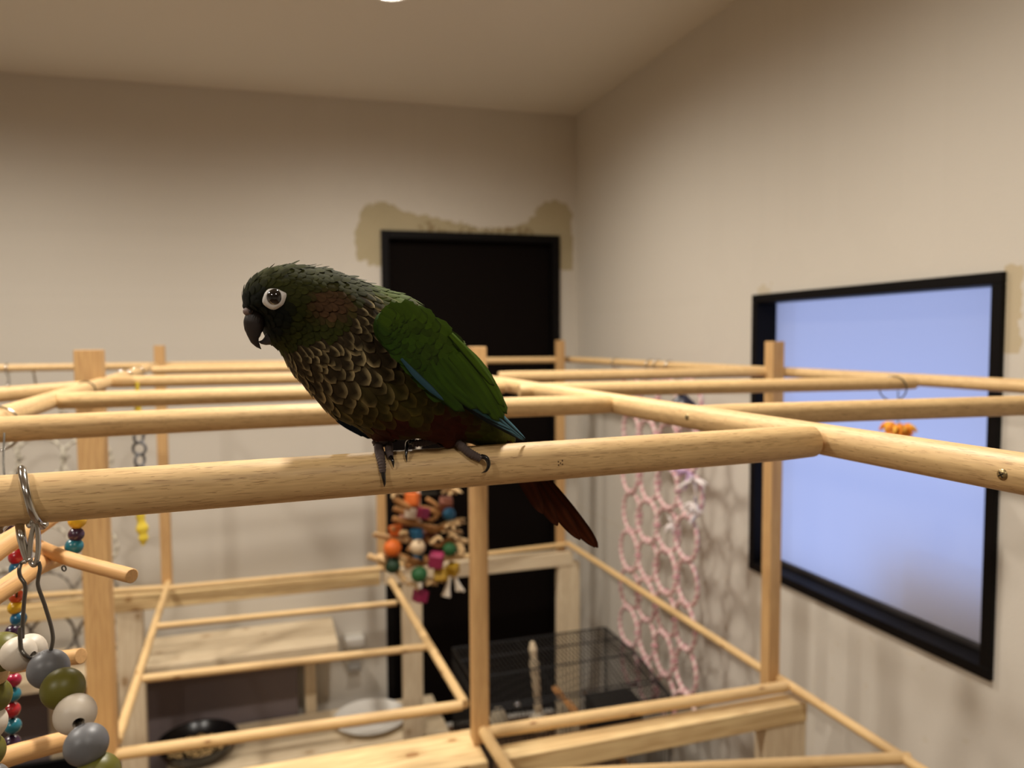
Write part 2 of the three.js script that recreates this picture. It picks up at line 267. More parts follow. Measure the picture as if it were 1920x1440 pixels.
// posts
function post(x, z, w, d, y1, y0 = 0.7795) { const g = grainUV(boxAB([x - w / 2, y0, z - d / 2], [x + w / 2, y1, z + d / 2], 0.0016), 'y'); return part('post', g, M.post, stand); }
post(-0.2905, -1.465, 0.0425, 0.034, 1.527);
post(0.3705, -1.335, 0.0295, 0.0295, 1.528);
post(1.0265, -1.338, 0.0285, 0.0295, 1.534);
post(-0.303, -2.478, 0.029, 0.029, 1.5295);
post(0.3515, -2.466, 0.0285, 0.028, 1.5295);
post(1.0, -2.492, 0.027, 0.028, 1.538);
// screws: a domed cross-head and its recess
function screw(at, n, r) {
  const g = new THREE.LatheGeometry([[0, 0.35], [0.35, 0.33], [0.7, 0.22], [0.95, 0.05], [1, -0.15], [0.9, -0.2]].map((p) => new THREE.Vector2(p[0] * r, p[1] * r)), 20);
  const o = part('screw', g, M.brass, stand); o.position.copy(at); o.quaternion.setFromUnitVectors(V(0, 1, 0), n);
  for (const k of [0, 1]) { const s = part('slot', box(r * 1.1, r * 0.1, r * 0.22, r * 0.04), M.darkSteel, o); s.position.y = r * 0.34; s.rotation.y = k * Math.PI / 2 + 0.6; }
}
function onRail(px, py, R_, r) {                                       // the spot on a rail's skin that faces us, and its normal
  const d = dirOf(px, py), axis = R_.d, n = d.clone().addScaledVector(axis, -d.dot(axis)), o = EYE.clone().sub(R_.a); o.addScaledVector(axis, -o.dot(axis));
  const a = n.dot(n), b = 2 * n.dot(o), c = o.dot(o) - r * r, q = b * b - 4 * a * c, t = q > 0 ? (-b - Math.sqrt(q)) / (2 * a) : -b / (2 * a);
  const p = EYE.clone().addScaledVector(d, t), m = o.addScaledVector(n, t).normalize(); return { p, n: m };
}
{ const s = onRail(1879, 890, Mrail, 0.0112); screw(s.p, s.n, 0.0031); const s2 = onRail(1288, 782, Mrail, 0.0112); screw(s2.p, s2.n, 0.0029); const s3 = onRail(1137, 745, Mrail, 0.0112); screw(s3.p, s3.n, 0.0018); }
{ // plugged cross-shaped screw mark on the near rail
  const s = onRail(1051, 868, A, 0.0117), t = A.d, b = s.n.clone().cross(t);
  for (const [i, j] of [[-1, 0.6], [1, 1], [0, -0.1], [-0.9, -1], [1, -0.7]]) { const o = part('plugged_hole', new THREE.SphereGeometry(0.00055, 8, 6), std({ color: srgb(92, 62, 38), roughness: 0.8 }), stand); o.position.copy(s.p).addScaledVector(t, i * 0.0013).addScaledVector(b, j * 0.0012).addScaledVector(s.n, -0.0003); }
}

// ---------------------------------------------------------------- the two low timber trestles under it
const YB = 0.779;
function timber(name, a, b, axis, parent, mat = M.pine) { return part(name, grainUV(boxAB(a, b, 0.003), axis), mat, parent); }
{
  const t = thing('trestle', 'right pine trestle carrying the play stand, with a bird cage under it', 'trestle');
  timber('beam', [0.398, YB - 0.042, -1.308], [1.062, YB, -1.26], 'x', t); timber('beam', [0.355, YB - 0.05, -2.50], [1.035, YB, -2.455], 'x', t, M.pale);
  const leg = (x0, x1, z0, z1) => timber('leg', [x0, 0, z0], [x1, YB - 0.043, z1], 'y', t, M.pale);
  leg(0.962, 1.062, -1.302, -1.262); leg(0.982, 1.062, -2.496, -2.458); leg(0.418, 0.484, -2.496, -2.458);
}
{
  const t = thing('trestle', 'left pine trestle with a broad top plank and pale legs by the bowl', 'trestle');
  timber('plank', [-1.1, YB - 0.038, -1.385], [0.366, YB, -1.262], 'x', t); timber('beam', [-1.2, YB - 0.048, -2.50], [0.345, YB, -2.455], 'x', t, M.pine);
  const leg = (x0, x1, z0, z1) => timber('leg', [x0, 0, z0], [x1, YB - 0.043, z1], 'y', t, M.pale);
  leg(-0.445, -0.373, -2.496, -2.458); leg(-0.6, -0.53, -1.36, -1.322); leg(0.28, 0.34, -1.36, -1.322);
}
// ---------------------------------------------------------------- benches along the back wall
function bench(label, x0, x1, z0, z1, y, th, legs, mat) {
  const t = thing('bench', label, 'bench'); const n = 2, w = (z1 - z0) / n;
  for (let i = 0; i < n; i++) timber('top_plank', [x0, y - th, z0 + i * w + 0.0008], [x1, y, z0 + (i + 1) * w - 0.0008], 'x', t, mat);
  for (const [lx, lz] of legs) timber('leg', [lx - 0.02, 0, lz - 0.02], [lx + 0.02, y - th, lz + 0.02], 'y', t, mat);
  return t;
}
bench('higher pale wooden bench against the back wall', -1.25, 0.216, -2.862, -2.60, 0.495, 0.036, [[0.13, -2.83], [-0.7, -2.83], [-1.15, -2.63], [-1.15, -2.83]], M.pale);
bench('lower pale wooden bench with a black bowl and white plate', -0.335, 0.585, -2.80, -2.505, 0.165, 0.034, [[-0.28, -2.53], [0.54, -2.53], [-0.28, -2.77], [0.54, -2.77]], M.pale);
{
  const b = thing('added_dark_panel', 'thin dark grey panel added to deepen the shade under the higher bench', 'box'), m = std({ color: srgb(122, 110, 110), roughness: 0.85 });  // thin dark panel added by the wall to deepen the under-bench shade
  part('panel_body', boxAB([-0.95, 0, -2.845], [0.085, 0.36, -2.815], 0.006), m, b); part('panel_top', boxAB([-0.957, 0.36, -2.85], [0.092, 0.39, -2.81], 0.006), m, b);
}
{
  const c = V(-0.245, 0.165, -2.628), R = 0.128;
  const b = thing('feed_bowl', 'wide black bowl of pale seed on the lower bench', 'bowl', c);
  part('bowl', new THREE.LatheGeometry([[0, 0.004], [0.55, 0.004], [0.6, 0], [0.66, 0.003], [0.86, 0.024], [0.97, 0.052], [1, 0.056], [0.985, 0.059], [0.95, 0.054], [0.83, 0.03], [0.62, 0.012], [0, 0.010]].map(([x, y]) => new THREE.Vector2(x * R, y)), 48), std({ color: srgb(16, 17, 22), roughness: 0.25 }), b);
  const seed1 = new THREE.SphereGeometry(0.0034, 6, 5); seed1.scale(1, 0.7, 1.5);
  const gs = []; for (let i = 0; i < 420; i++) { const a = rr(0, 6.283), q = Math.sqrt(rnd()) * 0.1; const g = seed1.clone(); g.rotateY(rr(0, 6.28)); g.translate(Math.cos(a) * q, 0.015 + 0.016 * (1 - (q / 0.1) ** 2) + rr(0, 0.006), Math.sin(a) * q); gs.push(g); }
  const s = part('seed_mix', mergeGeometries(gs), std({ color: srgb(206, 172, 116), roughness: 0.8 }), scene); s.name = 'seed_mix'; s.position.copy(c); s.userData.kind = 'stuff'; tag(s, 'pale seed and pellets heaped in the black bowl', 'bird food');
}
{
  const p = thing('plate', 'white round dish on the right end of the lower bench', 'plate', V(0.328, 0.165, -2.655));
  part('dish', new THREE.LatheGeometry([[0, 0.006], [0.6, 0.006], [0.62, 0], [0.68, 0.001], [0.97, 0.022], [1, 0.026], [0.98, 0.028], [0.93, 0.024], [0.7, 0.009], [0, 0.0085]].map(([x, y]) => new THREE.Vector2(x * 0.132, y)), 48), std({ color: srgb(236, 232, 224), roughness: 0.3 }), p);
}
{
  const o = thing('wall_socket', 'white electrical box low on the back wall beside the door', 'socket'), z = wallZ(0.29);
  part('cover_plate', boxAB([0.262, 0.30, z], [0.328, 0.42, z + 0.008], 0.002), std({ color: srgb(226, 222, 212), roughness: 0.4 }), o);
  part('plug_housing', boxAB([0.258, 0.385, z + 0.008], [0.332, 0.415, z + 0.05], 0.005), std({ color: srgb(232, 229, 222), roughness: 0.4 }), o);
  part('plug_housing', boxAB([0.27, 0.285, z + 0.008], [0.318, 0.308, z + 0.035], 0.004), std({ color: srgb(150, 146, 140), roughness: 0.5 }), o);
}
{
  const t = thing('storage_tub', 'black plastic tub on the floor at the lower left', 'tub');
  const tc = atY(70, 1432, 0.14);  const w = 0.34, d = 0.30, h = 0.14, x = tc.x - 0.03, z = tc.z + 0.13, m = std({ color: srgb(10, 10, 12), roughness: 0.4 });
  part('wall', boxAB([x - w / 2, 0.0, z - d / 2], [x + w / 2, h, z - d / 2 + 0.012], 0.004), m, t); part('wall', boxAB([x - w / 2, 0.0, z + d / 2 - 0.012], [x + w / 2, h, z + d / 2], 0.004), m, t);
  part('wall', boxAB([x - w / 2, 0.0, z - d / 2 + 0.01], [x - w / 2 + 0.012, h, z + d / 2 - 0.01], 0.004), m, t); part('wall', boxAB([x + w / 2 - 0.012, 0.0, z - d / 2 + 0.01], [x + w / 2, h, z + d / 2 - 0.01], 0.004), m, t);
  part('base', boxAB([x - w / 2, 0.0, z - d / 2], [x + w / 2, 0.012, z + d / 2], 0.004), m, t);
}
// ---------------------------------------------------------------- bird cage of thin black wire under the right trestle
{
  const t = thing('bird_cage', 'black wire bird cage with a sloped front under the right trestle', 'cage');
  const x1 = 1.022, yt = 0.612, x0 = atY(850, 1217, yt).x, zb = atY(1137, 1176, yt).z, zt = atY(1204, 1224, yt).z, e = atX(1257, 1305, x1), zf = e.z, ym = e.y, W = 0.0013;
  const prof = [[zb, 0.03], [zb, yt], [zt, yt], [zf, ym], [zf, 0.03]];
  const rod = (a, b, r = W) => sweep([a, a.clone().lerp(b, 0.5), b], r, { seg: 6, steps: 2 });
  const fr = []; for (const x of [x0, x1]) for (let i = 0; i < 4; i++) fr.push(rod(V(x, prof[i][1], prof[i][0]), V(x, prof[i + 1][1], prof[i + 1][0]), 0.0026));
  for (const [z, y] of [...prof, [zt - 0.12, yt], [lerp(zt, zf, 0.62), lerp(yt, ym, 0.62)], [lerp(zt, zf, 0.70), lerp(yt, ym, 0.70)], [zf, ym * 0.5], [zb, yt * 0.5]]) fr.push(rod(V(x0, y, z), V(x1, y, z), 0.0024));
  for (const x of [x0, x1]) { fr.push(rod(V(x, ym, zb), V(x, ym, zf), 0.002)); fr.push(rod(V(x, 0.12, zb), V(x, 0.12, zf), 0.002)); }
  for (let x = x0 + 0.2; x < x1; x += 0.2) { for (let i = 1; i < 3; i++) fr.push(rod(V(x, prof[i][1], prof[i][0]), V(x, prof[i + 1][1], prof[i + 1][0]), 0.002)); }
  part('cage_frame', mergeGeometries(fr), M.blackWire, t);
  const bs = []; for (let x = x0 + 0.0125; x < x1; x += 0.0125) for (let i = 0; i < 4; i++) bs.push(rod(V(x, prof[i][1], prof[i][0]), V(x, prof[i + 1][1], prof[i + 1][0]), 0.0014));
  for (const x of [x0, x1]) for (let z = zb + 0.0125; z < zf; z += 0.0125) { const y = z < zt ? yt : lerp(yt, ym, (z - zt) / (zf - zt)); bs.push(rod(V(x, 0.03, z), V(x, y, z), 0.0014)); }
  const b = part('wire_bars', mergeGeometries(bs), M.blackWire, t); b.userData.kind = 'stuff';
  part('tray', boxAB([x0 - 0.01, 0, zb - 0.01], [x1 + 0.01, 0.035, zf + 0.01], 0.006), M.blackWire, t);
  { const c = atZ(1150, 1335, zt - 0.06); part('feed_box', boxAB([c.x - 0.075, c.y - 0.05, c.z - 0.05], [c.x + 0.075, c.y + 0.045, c.z + 0.05], 0.006), std({ color: srgb(14, 13, 14), roughness: 0.5 }), t); }
  // what hangs inside
  const pole = thing('turned_perch', 'pale turned wooden pole with a domed white foot inside the cage', 'perch');
  const zt2 = -2.02, top = atZ(998, 1204, zt2), bot = atZ(1010, 1336, zt2);
  const pts = []; for (let i = 0; i <= 10; i++) pts.push(top.clone().lerp(bot, i / 10));
  part('pole', sweep(pts, [0.006, 0.012, 0.009, 0.014, 0.013, 0.012, 0.012, 0.011, 0.010, 0.012, 0.01], { seg: 16, steps: 40 }), std({ map: mapPale, roughness: 0.6 }), pole);
  part('domed_foot', moved(new THREE.LatheGeometry([[0, 0.05], [0.008, 0.05], [0.014, 0.042], [0.026, 0.03], [0.034, 0.012], [0.036, 0], [0, 0]].map((p) => new THREE.Vector2(...p)), 28), bot.x, bot.y - 0.045, bot.z), std({ color: srgb(214, 200, 176), roughness: 0.7 }), pole);
  const p2 = atZ(935, 1350, -1.95), d2 = thing('grooved_bell_toy', 'small ribbed pale bell inside the cage beside the post', 'toy');
  part('bell', moved(new THREE.LatheGeometry([[0, 0.034], [0.012, 0.032], [0.022, 0.018], [0.026, 0], [0.03, -0.03], [0, -0.03]].map((p) => new THREE.Vector2(...p)), 24), p2.x, p2.y, p2.z), std({ color: srgb(190, 176, 150), roughness: 0.6 }), d2);
  const pc = thing('cage_perch', 'brown dowel perch slanting through the cage', 'perch');
  part('perch', dowel(atZ(1040, 1291, -2.12), atZ(1088, 1345, -1.92), 0.010), std({ map: mapBirch, color: srgb(225, 190, 160), roughness: 0.6 }), pc);
  const pd = thing('cage_perch', 'brown dowel perch low in the cage below the front beam', 'perch');
  part('perch', dowel(atY(1150, 1405, 0.2), atY(1190, 1452, 0.2), 0.010), std({ map: mapBirch, color: srgb(225, 190, 160), roughness: 0.6 }), pd);
  for (const [px, py, z, label] of [[970, 1322, -2.0, 'small clear round bell inside the cage left of the turned pole'], [1098, 1297, -2.0, 'small clear round bell inside the cage right of the perch']]) {
    const b2 = thing('small_bell', label, 'bell', atZ(px, py, z)); part('ball', new THREE.SphereGeometry(0.009, 20, 14), M.steel, b2); part('hanger', moved(new THREE.TorusGeometry(0.003, 0.0009, 8, 16), 0, 0.011, 0), M.wire, b2);
  }
}

// ---------------------------------------------------------------- the parrot
// Its own frame: origin on the rail under it, +x where it faces, +y up, -z its left side (towards us).
function surfaceNets(f, lo, hi, h) {
  const n = [0, 1, 2].map((k) => Math.ceil((hi[k] - lo[k]) / h) + 1), at = (i, j, k) => (k * n[1] + j) * n[0] + i, F = new Float32Array(n[0] * n[1] * n[2]);
  const p = V(0, 0, 0); for (let k = 0; k < n[2]; k++) for (let j = 0; j < n[1]; j++) for (let i = 0; i < n[0]; i++) F[at(i, j, k)] = f(p.set(lo[0] + i * h, lo[1] + j * h, lo[2] + k * h));
  const id = new Int32Array(F.length).fill(-1), pos = [], idx = [], E8 = [[0, 1], [2, 3], [4, 5], [6, 7], [0, 2], [1, 3], [4, 6], [5, 7], [0, 4], [1, 5], [2, 6], [3, 7]];
  for (let k = 0; k < n[2] - 1; k++) for (let j = 0; j < n[1] - 1; j++) for (let i = 0; i < n[0] - 1; i++) {
    const c = []; let m = 0; for (let q = 0; q < 8; q++) { const v = F[at(i + (q & 1), j + (q >> 1 & 1), k + (q >> 2))]; c.push(v); if (v < 0) m |= 1 << q; }
    if (m === 0 || m === 255) continue; let x = 0, y = 0, z = 0, w = 0;
    for (const [a, b] of E8) if ((c[a] < 0) !== (c[b] < 0)) { const t = c[a] / (c[a] - c[b]); x += lerp(a & 1, b & 1, t); y += lerp(a >> 1 & 1, b >> 1 & 1, t); z += lerp(a >> 2, b >> 2, t); w++; }
    id[at(i, j, k)] = pos.length / 3; pos.push(lo[0] + (i + x / w) * h, lo[1] + (j + y / w) * h, lo[2] + (k + z / w) * h);
  }
  const quad = (a, b, c, d, s) => { if (s) idx.push(a, b, c, a, c, d); else idx.push(a, c, b, a, d, c); };
  for (let k = 1; k < n[2] - 1; k++) for (let j = 1; j < n[1] - 1; j++) for (let i = 1; i < n[0] - 1; i++) {
    const v = F[at(i, j, k)] < 0;
    if (v !== F[at(i + 1, j, k)] < 0) quad(id[at(i, j - 1, k - 1)], id[at(i, j, k - 1)], id[at(i, j, k)], id[at(i, j - 1, k)], v);
    if (v !== F[at(i, j + 1, k)] < 0) quad(id[at(i - 1, j, k - 1)], id[at(i - 1, j, k)], id[at(i, j, k)], id[at(i, j, k - 1)], v);
    if (v !== F[at(i, j, k + 1)] < 0) quad(id[at(i - 1, j - 1, k)], id[at(i, j - 1, k)], id[at(i, j, k)], id[at(i - 1, j, k)], v);
  }
  const g = new THREE.BufferGeometry(); g.setAttribute('position', new THREE.Float32BufferAttribute(pos, 3)); g.setIndex(idx); return g;
}
const gradOf = (f, p, e = 4e-4) => V(f(V(p.x + e, p.y, p.z)) - f(V(p.x - e, p.y, p.z)), f(V(p.x, p.y + e, p.z)) - f(V(p.x, p.y - e, p.z)), f(V(p.x, p.y, p.z + e)) - f(V(p.x, p.y, p.z - e))).normalize();
const BIRD_YAW = 0.6;                                                  // how far its head end is turned towards us
const bh = V(-Math.cos(YAW), 0, -Math.sin(YAW)).multiplyScalar(Math.cos(BIRD_YAW)).addScaledVector(V(Math.sin(YAW), 0, -Math.cos(YAW)), -Math.sin(BIRD_YAW));
const birdAt = (() => { const s = atY(745, 878, YU), t = (s.x - A.a.x) / A.d.x; return A.a.clone().addScaledVector(A.d, t).setY(YU + 0.0117); })();
const bird = thing('parrot', 'green parrot with white eye ring and scalloped breast standing on the nearest rail', 'bird', birdAt);
bird.rotation.y = Math.atan2(-bh.z, bh.x); bird.updateMatrixWorld(true);
const inv = bird.matrixWorld.clone().invert();
const eyeL = EYE.clone().applyMatrix4(inv), dirL = (px, py) => dirOf(px, py).transformDirection(inv);
const toPx = (p) => { const w = p.clone().applyMatrix4(bird.matrixWorld).sub(EYE), z = w.dot(fw); return [960 + FOCAL * w.dot(right) / z, 720 - FOCAL * w.dot(up) / z, z]; };
const P = (px, py, side = 0) => { const d = dirL(px, py), t = (side - eyeL.z) / d.z; return eyeL.clone().addScaledVector(d, t); };   // on the plane `side` metres off its mid-plane
const pxLen = (p, n) => n * toPx(p)[2] / FOCAL;
const node = (px, py, r, side = 0) => { const p = P(px, py, side); return { p, r: pxLen(p, r) }; };
const N0 = node(511, 563, 53), N1 = node(546, 570, 63), N2 = node(540, 602, 45), N3 = node(600, 578, 68), N4 = node(645, 618, 88), N5 = node(622, 650, 76), N6 = node(682, 688, 100), N7 = node(722, 650, 96), N8 = node(748, 720, 97), N9 = node(802, 712, 86), N10 = node(852, 758, 63), N11 = node(905, 795, 36), N12 = node(948, 824, 19);
const NB = [[N0, N1], [N1, N3], [N1, N2], [N2, N5], [N3, N4], [N4, N5], [N4, N7], [N5, N6], [N7, N9], [N6, N8], [N8, N9], [N9, N10], [N10, N11], [N11, N12],
  [node(700, 765, 34, 0.006), node(717, 828, 9, 0.006)], [node(806, 776, 46, -0.008), node(838, 826, 12, -0.008)]];
const _ab = V(0, 0, 0), _ap = V(0, 0, 0);
function capsule(p, a, b) { _ab.copy(b.p).sub(a.p); _ap.copy(p).sub(a.p); const t = clamp(_ap.dot(_ab) / Math.max(1e-9, _ab.lengthSq())); return _ap.addScaledVector(_ab, -t).length() - lerp(a.r, b.r, t); }
const KS = 0.007, CUTA = P(469, 607), CUTB = P(476, 640), CUTR = pxLen(CUTA, 25.5);
function bodySDF(p) { let d = 1; for (const [a, b] of NB) { const c = capsule(p, a, b), h = Math.max(KS - Math.abs(d - c), 0) / KS; d = Math.min(d, c) - h * h * KS * 0.25; }
  const tx = CUTB.x - CUTA.x, ty = CUTB.y - CUTA.y, t = clamp(((p.x - CUTA.x) * tx + (p.y - CUTA.y) * ty) / (tx * tx + ty * ty)), cut = CUTR - Math.hypot(p.x - CUTA.x - tx * t, p.y - CUTA.y - ty * t), k = 0.003, h = Math.max(k - Math.abs(d - cut), 0) / k;   // the face stops at the beak
  return Math.max(d, cut) + h * h * k * 0.25; }
function hitBody(px, py, f = bodySDF) { const d = dirL(px, py); let t = 0.2; for (let i = 0; i < 120; i++) { const p = eyeL.clone().addScaledVector(d, t), s = f(p); if (s < 2e-5) return p; t += s * 0.9; if (t > 0.9) break; } return null; }
const hitOrPlane = (px, py) => hitBody(px, py) ?? P(px, py);
// where a point lies along the bird, as the picture position of its foot on the mid-plane
const sagPx = (p) => toPx(V(p.x, p.y, 0));
const C3 = (r, g, b) => srgb(r, g, b);
const mixC = (a, b, t) => a.clone().lerp(b, clamp(t));
const CROWN = C3(50, 52, 18), CHEEK = C3(44, 47, 9), EAR = C3(74, 52, 32), BREAST = C3(50, 40, 24), FRINGE = C3(188, 168, 122), OLIVE = C3(62, 56, 18), OLIVEF = C3(108, 94, 40), MANTLE = C3(74, 90, 20), MAROON = C3(64, 22, 10), VENT = C3(58, 64, 14), LORES = C3(13, 16, 8);
function plumage(p) {                                                  // [feather centre, fringe, fringe strength, length px, width px]
  const [x, y] = sagPx(p), n = fbm(p.x * 60, p.y * 60, p.z * 60, 2);
  const along = (x - 470) * 0.66 + (y - 560) * 0.75;                    // from the beak to the vent, in pixels
  const back = (x - 700) * 0.75 - (y - 600) * 0.66;                     // how far up the back
  const head = x < 640 + (560 - y) * 0.5 && y < 640 && along < 145;
  if (along < 120 && y < 660 || head) {
    let c = mixC(CHEEK, CROWN, sstep(590, 540, y)); c = mixC(c, EAR, sstep(46, 20, Math.hypot((x - 588) * 0.9, (y - 575) * 1.2))); c = mixC(c, LORES, sstep(62, 34, Math.hypot(x - 478, (y - 594) * 0.9)));
    return [c.multiplyScalar(1 + n * 0.45), c.clone().multiplyScalar(0.42), 0.9, 23, 16];
  }
  let c = mixC(BREAST, OLIVE, sstep(205, 300, along)), f = mixC(FRINGE, OLIVEF, sstep(190, 300, along)), k = lerp(1, 0.7, sstep(200, 320, along));
  const green = sstep(-20, 45, back + (along > 180 ? -40 : 0)); c = mixC(c, MANTLE, green); f = mixC(f, MANTLE, green); k *= 1 - 0.7 * green;
  const vent = sstep(310, 380, along); c = mixC(c, VENT, vent); f = mixC(f, VENT, vent);
  const mar = sstep(62, 26, Math.hypot((x - 800) * 0.8, y - 800)) + sstep(40, 14, Math.hypot(x - 708, (y - 805) * 0.8)); c = mixC(c, MAROON, mar); f = mixC(f, MAROON, mar * 0.9);
  return [c.multiplyScalar(1 + n * 0.3), f, k, lerp(36, 48, sstep(140, 230, along)), lerp(16, 31, sstep(130, 220, along))];
}
const flowPts = [P(455, 575), P(500, 540), P(560, 548), P(630, 590), P(690, 655), P(760, 725), P(850, 780), P(950, 830)];
const flowCurve = new THREE.CatmullRomCurve3(flowPts), flowS = []; for (let i = 0; i <= 60; i++) flowS.push([flowCurve.getPoint(i / 60), flowCurve.getTangent(i / 60)]);
function flow(p, n) { let w = 0; const t = V(0, 0, 0); for (const [q, d] of flowS) { const k = 1 / (((p.x - q.x) ** 2 + (p.y - q.y) ** 2) ** 2 + 1e-9); t.addScaledVector(d, k); w += k; } t.y -= w * 0.12; t.addScaledVector(n, -t.dot(n)); return t.normalize(); }
const featherMat = phys({ vertexColors: true, roughness: 0.8, specularIntensity: 0.3 });
// one contour feather: a small curved leaf that follows the body and lifts at its tip
function feather(p, n, t, L, W, c, fr, k, { lift = 0.0011, base = -0.0002, nu = 9, nv = 7, f = bodySDF, dark = 0.8, point = 2.2, arch = 0.0004 } = {}) {
  const b = n.clone().cross(t).normalize(), pos = [], col = [], idx = [], hand = rnd() < 0.8 ? 1 : -1;
  for (let i = 0; i < nu; i++) for (let j = 0; j < nv; j++) {
    const a = Math.sin(i / (nu - 1) * Math.PI / 2), s = j / (nv - 1) * 2 - 1, prof = Math.sqrt(Math.max(0.002, 1 - Math.pow(Math.abs(2 * a - 1), 2.6))), tipCut = a * (1 - 0.04 * Math.pow(Math.abs(s), point));
    const q = p.clone().addScaledVector(t, (tipCut - 0.35) * L).addScaledVector(b, s * W * 0.5 * prof);
    for (let m = 0; m < 2; m++) q.addScaledVector(gradOf(f, q), -f(q));
    q.addScaledVector(gradOf(f, q), lerp(base, lift, a) + arch * (1 - s * s));
    pos.push(q.x, q.y, q.z);
    const edge = Math.max(sstep(0.74, 0.97, a) * (0.55 + 0.45 * s * hand), sstep(0.35, 1.0, s * hand) * sstep(0.22, 0.7, a)), shaft = 1 - 0.25 * sstep(0.14, 0.0, Math.abs(s));
    const cc = mixC(c.clone().multiplyScalar(shaft * lerp(1, dark, sstep(0.35, 0.72, a))), fr, edge * k); col.push(cc.r, cc.g, cc.b);
  }
  for (let i = 0; i < nu - 1; i++) for (let j = 0; j < nv - 1; j++) { const q = i * nv + j; idx.push(q, q + nv, q + 1, q + 1, q + nv, q + nv + 1); }
  const g = new THREE.BufferGeometry(); g.setAttribute('position', new THREE.Float32BufferAttribute(pos, 3)); g.setAttribute('color', new THREE.Float32BufferAttribute(col, 3)); g.setIndex(idx); g.computeVertexNormals(); return g;
}
{
  const all = NB.flat(), lo = [0, 1, 2].map((k) => Math.min(...all.map((q) => q.p.getComponent(k) - q.r)) - 0.006), hi = [0, 1, 2].map((k) => Math.max(...all.map((q) => q.p.getComponent(k) + q.r)) + 0.006);
  const g = surfaceNets(bodySDF, lo, hi, 0.0016), pa = g.attributes.position, col = new Float32Array(pa.count * 3), nor = new Float32Array(pa.count * 3), verts = [];
  for (let i = 0; i < pa.count; i++) {
    const p = V(0, 0, 0).fromBufferAttribute(pa, i), n = gradOf(bodySDF, p); p.addScaledVector(n, -bodySDF(p)); pa.setXYZ(i, p.x, p.y, p.z); n.toArray(nor, i * 3);
    const [c, fr, k] = plumage(p); mixC(c.multiplyScalar(0.8), fr, 0.1 * k).toArray(col, i * 3); verts.push([p, n]);
  }
  g.setAttribute('normal', new THREE.BufferAttribute(nor, 3)); g.setAttribute('color', new THREE.BufferAttribute(col, 3));
  part('body', g, featherMat, bird);
  // contour feathers, spread evenly over the skin
  const order = verts.map((v, i) => [rnd(), i]).sort((a, b) => a[0] - b[0]).map((x) => x[1]), grid = new Map(), key = (p) => [Math.floor(p.x / 0.004), Math.floor(p.y / 0.004), Math.floor(p.z / 0.004)];
  const taken = []; const far = [], head = [], show = [];
  const gidx = (a, b, c) => a + ',' + b + ',' + c;
  for (const i of order) {
    const [p, n] = verts[i], [x, y] = sagPx(p), toEye = eyeL.clone().sub(p).normalize(), facing = n.dot(toEye);
    if (p.y < 0.003 || x > 925) continue;
    const q = toPx(p);
    if (facing > 0 && Math.hypot(q[0] - 513, q[1] - 560) < 27) continue;            // keep the eye clear
    if (q[0] < 503 && q[1] > 584 && q[1] < 660) continue;                           // and the beak
    const [c, fr, k, Lp, Wp] = plumage(p), L = pxLen(p, Lp) * rr(0.9, 1.15), W = pxLen(p, Wp) * rr(0.9, 1.1), gap = W * 0.52 + L * 0.07, kk = key(p); let ok = true;
    for (let a = -2; a <= 2 && ok; a++) for (let b = -2; b <= 2 && ok; b++) for (let d = -2; d <= 2 && ok; d++) for (const [o, og] of grid.get(gidx(kk[0] + a, kk[1] + b, kk[2] + d)) ?? []) if (o.distanceTo(p) < (gap + og) / 2) { ok = false; break; }
    if (!ok) continue;
    const gk = gidx(...kk); if (!grid.has(gk)) grid.set(gk, []); grid.get(gk).push([p, gap]);
    const t = flow(p, n).applyAxisAngle(n, rr(-0.22, 0.22)), g = feather(p, n, t, L, W, c.multiplyScalar(rr(0.85, 1.15)), fr, k * rr(0.35, 1), Lp < 25 ? { lift: y < 535 && rnd() < 0.16 ? rr(0.0016, 0.0026) : rr(0.0004, 0.0009), arch: 0.00014, nu: 7, nv: 5, dark: 1.15 } : { lift: rr(0.0006, 0.0013), arch: 0.0003 });
    (Lp < 25 ? head : facing > 0.1 ? show : far).push([facing * L * W, g]);
  }
  show.sort((a, b) => b[0] - a[0]);
  const breast = new THREE.Group(); breast.name = 'breast_plumage'; bird.add(breast);
  show.slice(0, 280).forEach(([, q]) => part('feather', q, featherMat, breast));
  const st = part('fine_head_plumage', mergeGeometries(head.map((x) => x[1])), featherMat, bird); st.userData.kind = 'stuff';
  const st2 = part('far_side_plumage', mergeGeometries([...show.slice(280), ...far].map((x) => x[1])), featherMat, bird); st2.userData.kind = 'stuff';
  
}
// ---- eye: bare white ring, dark glossy ball
function patch(c, ring, off, rows = 5, f = bodySDF) {                   // a skin patch given by its outline in measured spots
  const pos = [], idx = [], n = ring.length, put = (px, py, o) => { const p = hitOrPlane(px, py), q = p.clone().addScaledVector(gradOf(f, p), o); pos.push(q.x, q.y, q.z); };
  put(c[0], c[1], off); for (let i = 1; i <= rows; i++) for (const [x, y] of ring) put(lerp(c[0], x, i / rows), lerp(c[1], y, i / rows), i === rows ? -0.0003 : off * Math.sqrt(1 - (i / rows) ** 4 * 0.7));
  for (let j = 0; j < n; j++) idx.push(0, 1 + j, 1 + (j + 1) % n); for (let i = 0; i < rows - 1; i++) for (let j = 0; j < n; j++) { const a = 1 + i * n + j, b = 1 + i * n + (j + 1) % n; idx.push(a, a + n, b, b, a + n, b + n); }
  const g = new THREE.BufferGeometry(); g.setAttribute('position', new THREE.Float32BufferAttribute(pos, 3)); g.setIndex(idx); g.computeVertexNormals(); return g;
}
function mirrored(g) { const m = g.clone(), p = m.attributes.position; for (let i = 0; i < p.count; i++) p.setZ(i, -p.getZ(i)); if (m.index) { const a = m.index.array; for (let i = 0; i < a.length; i += 3) { const t = a[i + 1]; a[i + 1] = a[i + 2]; a[i + 2] = t; } } m.computeVertexNormals(); return m; }
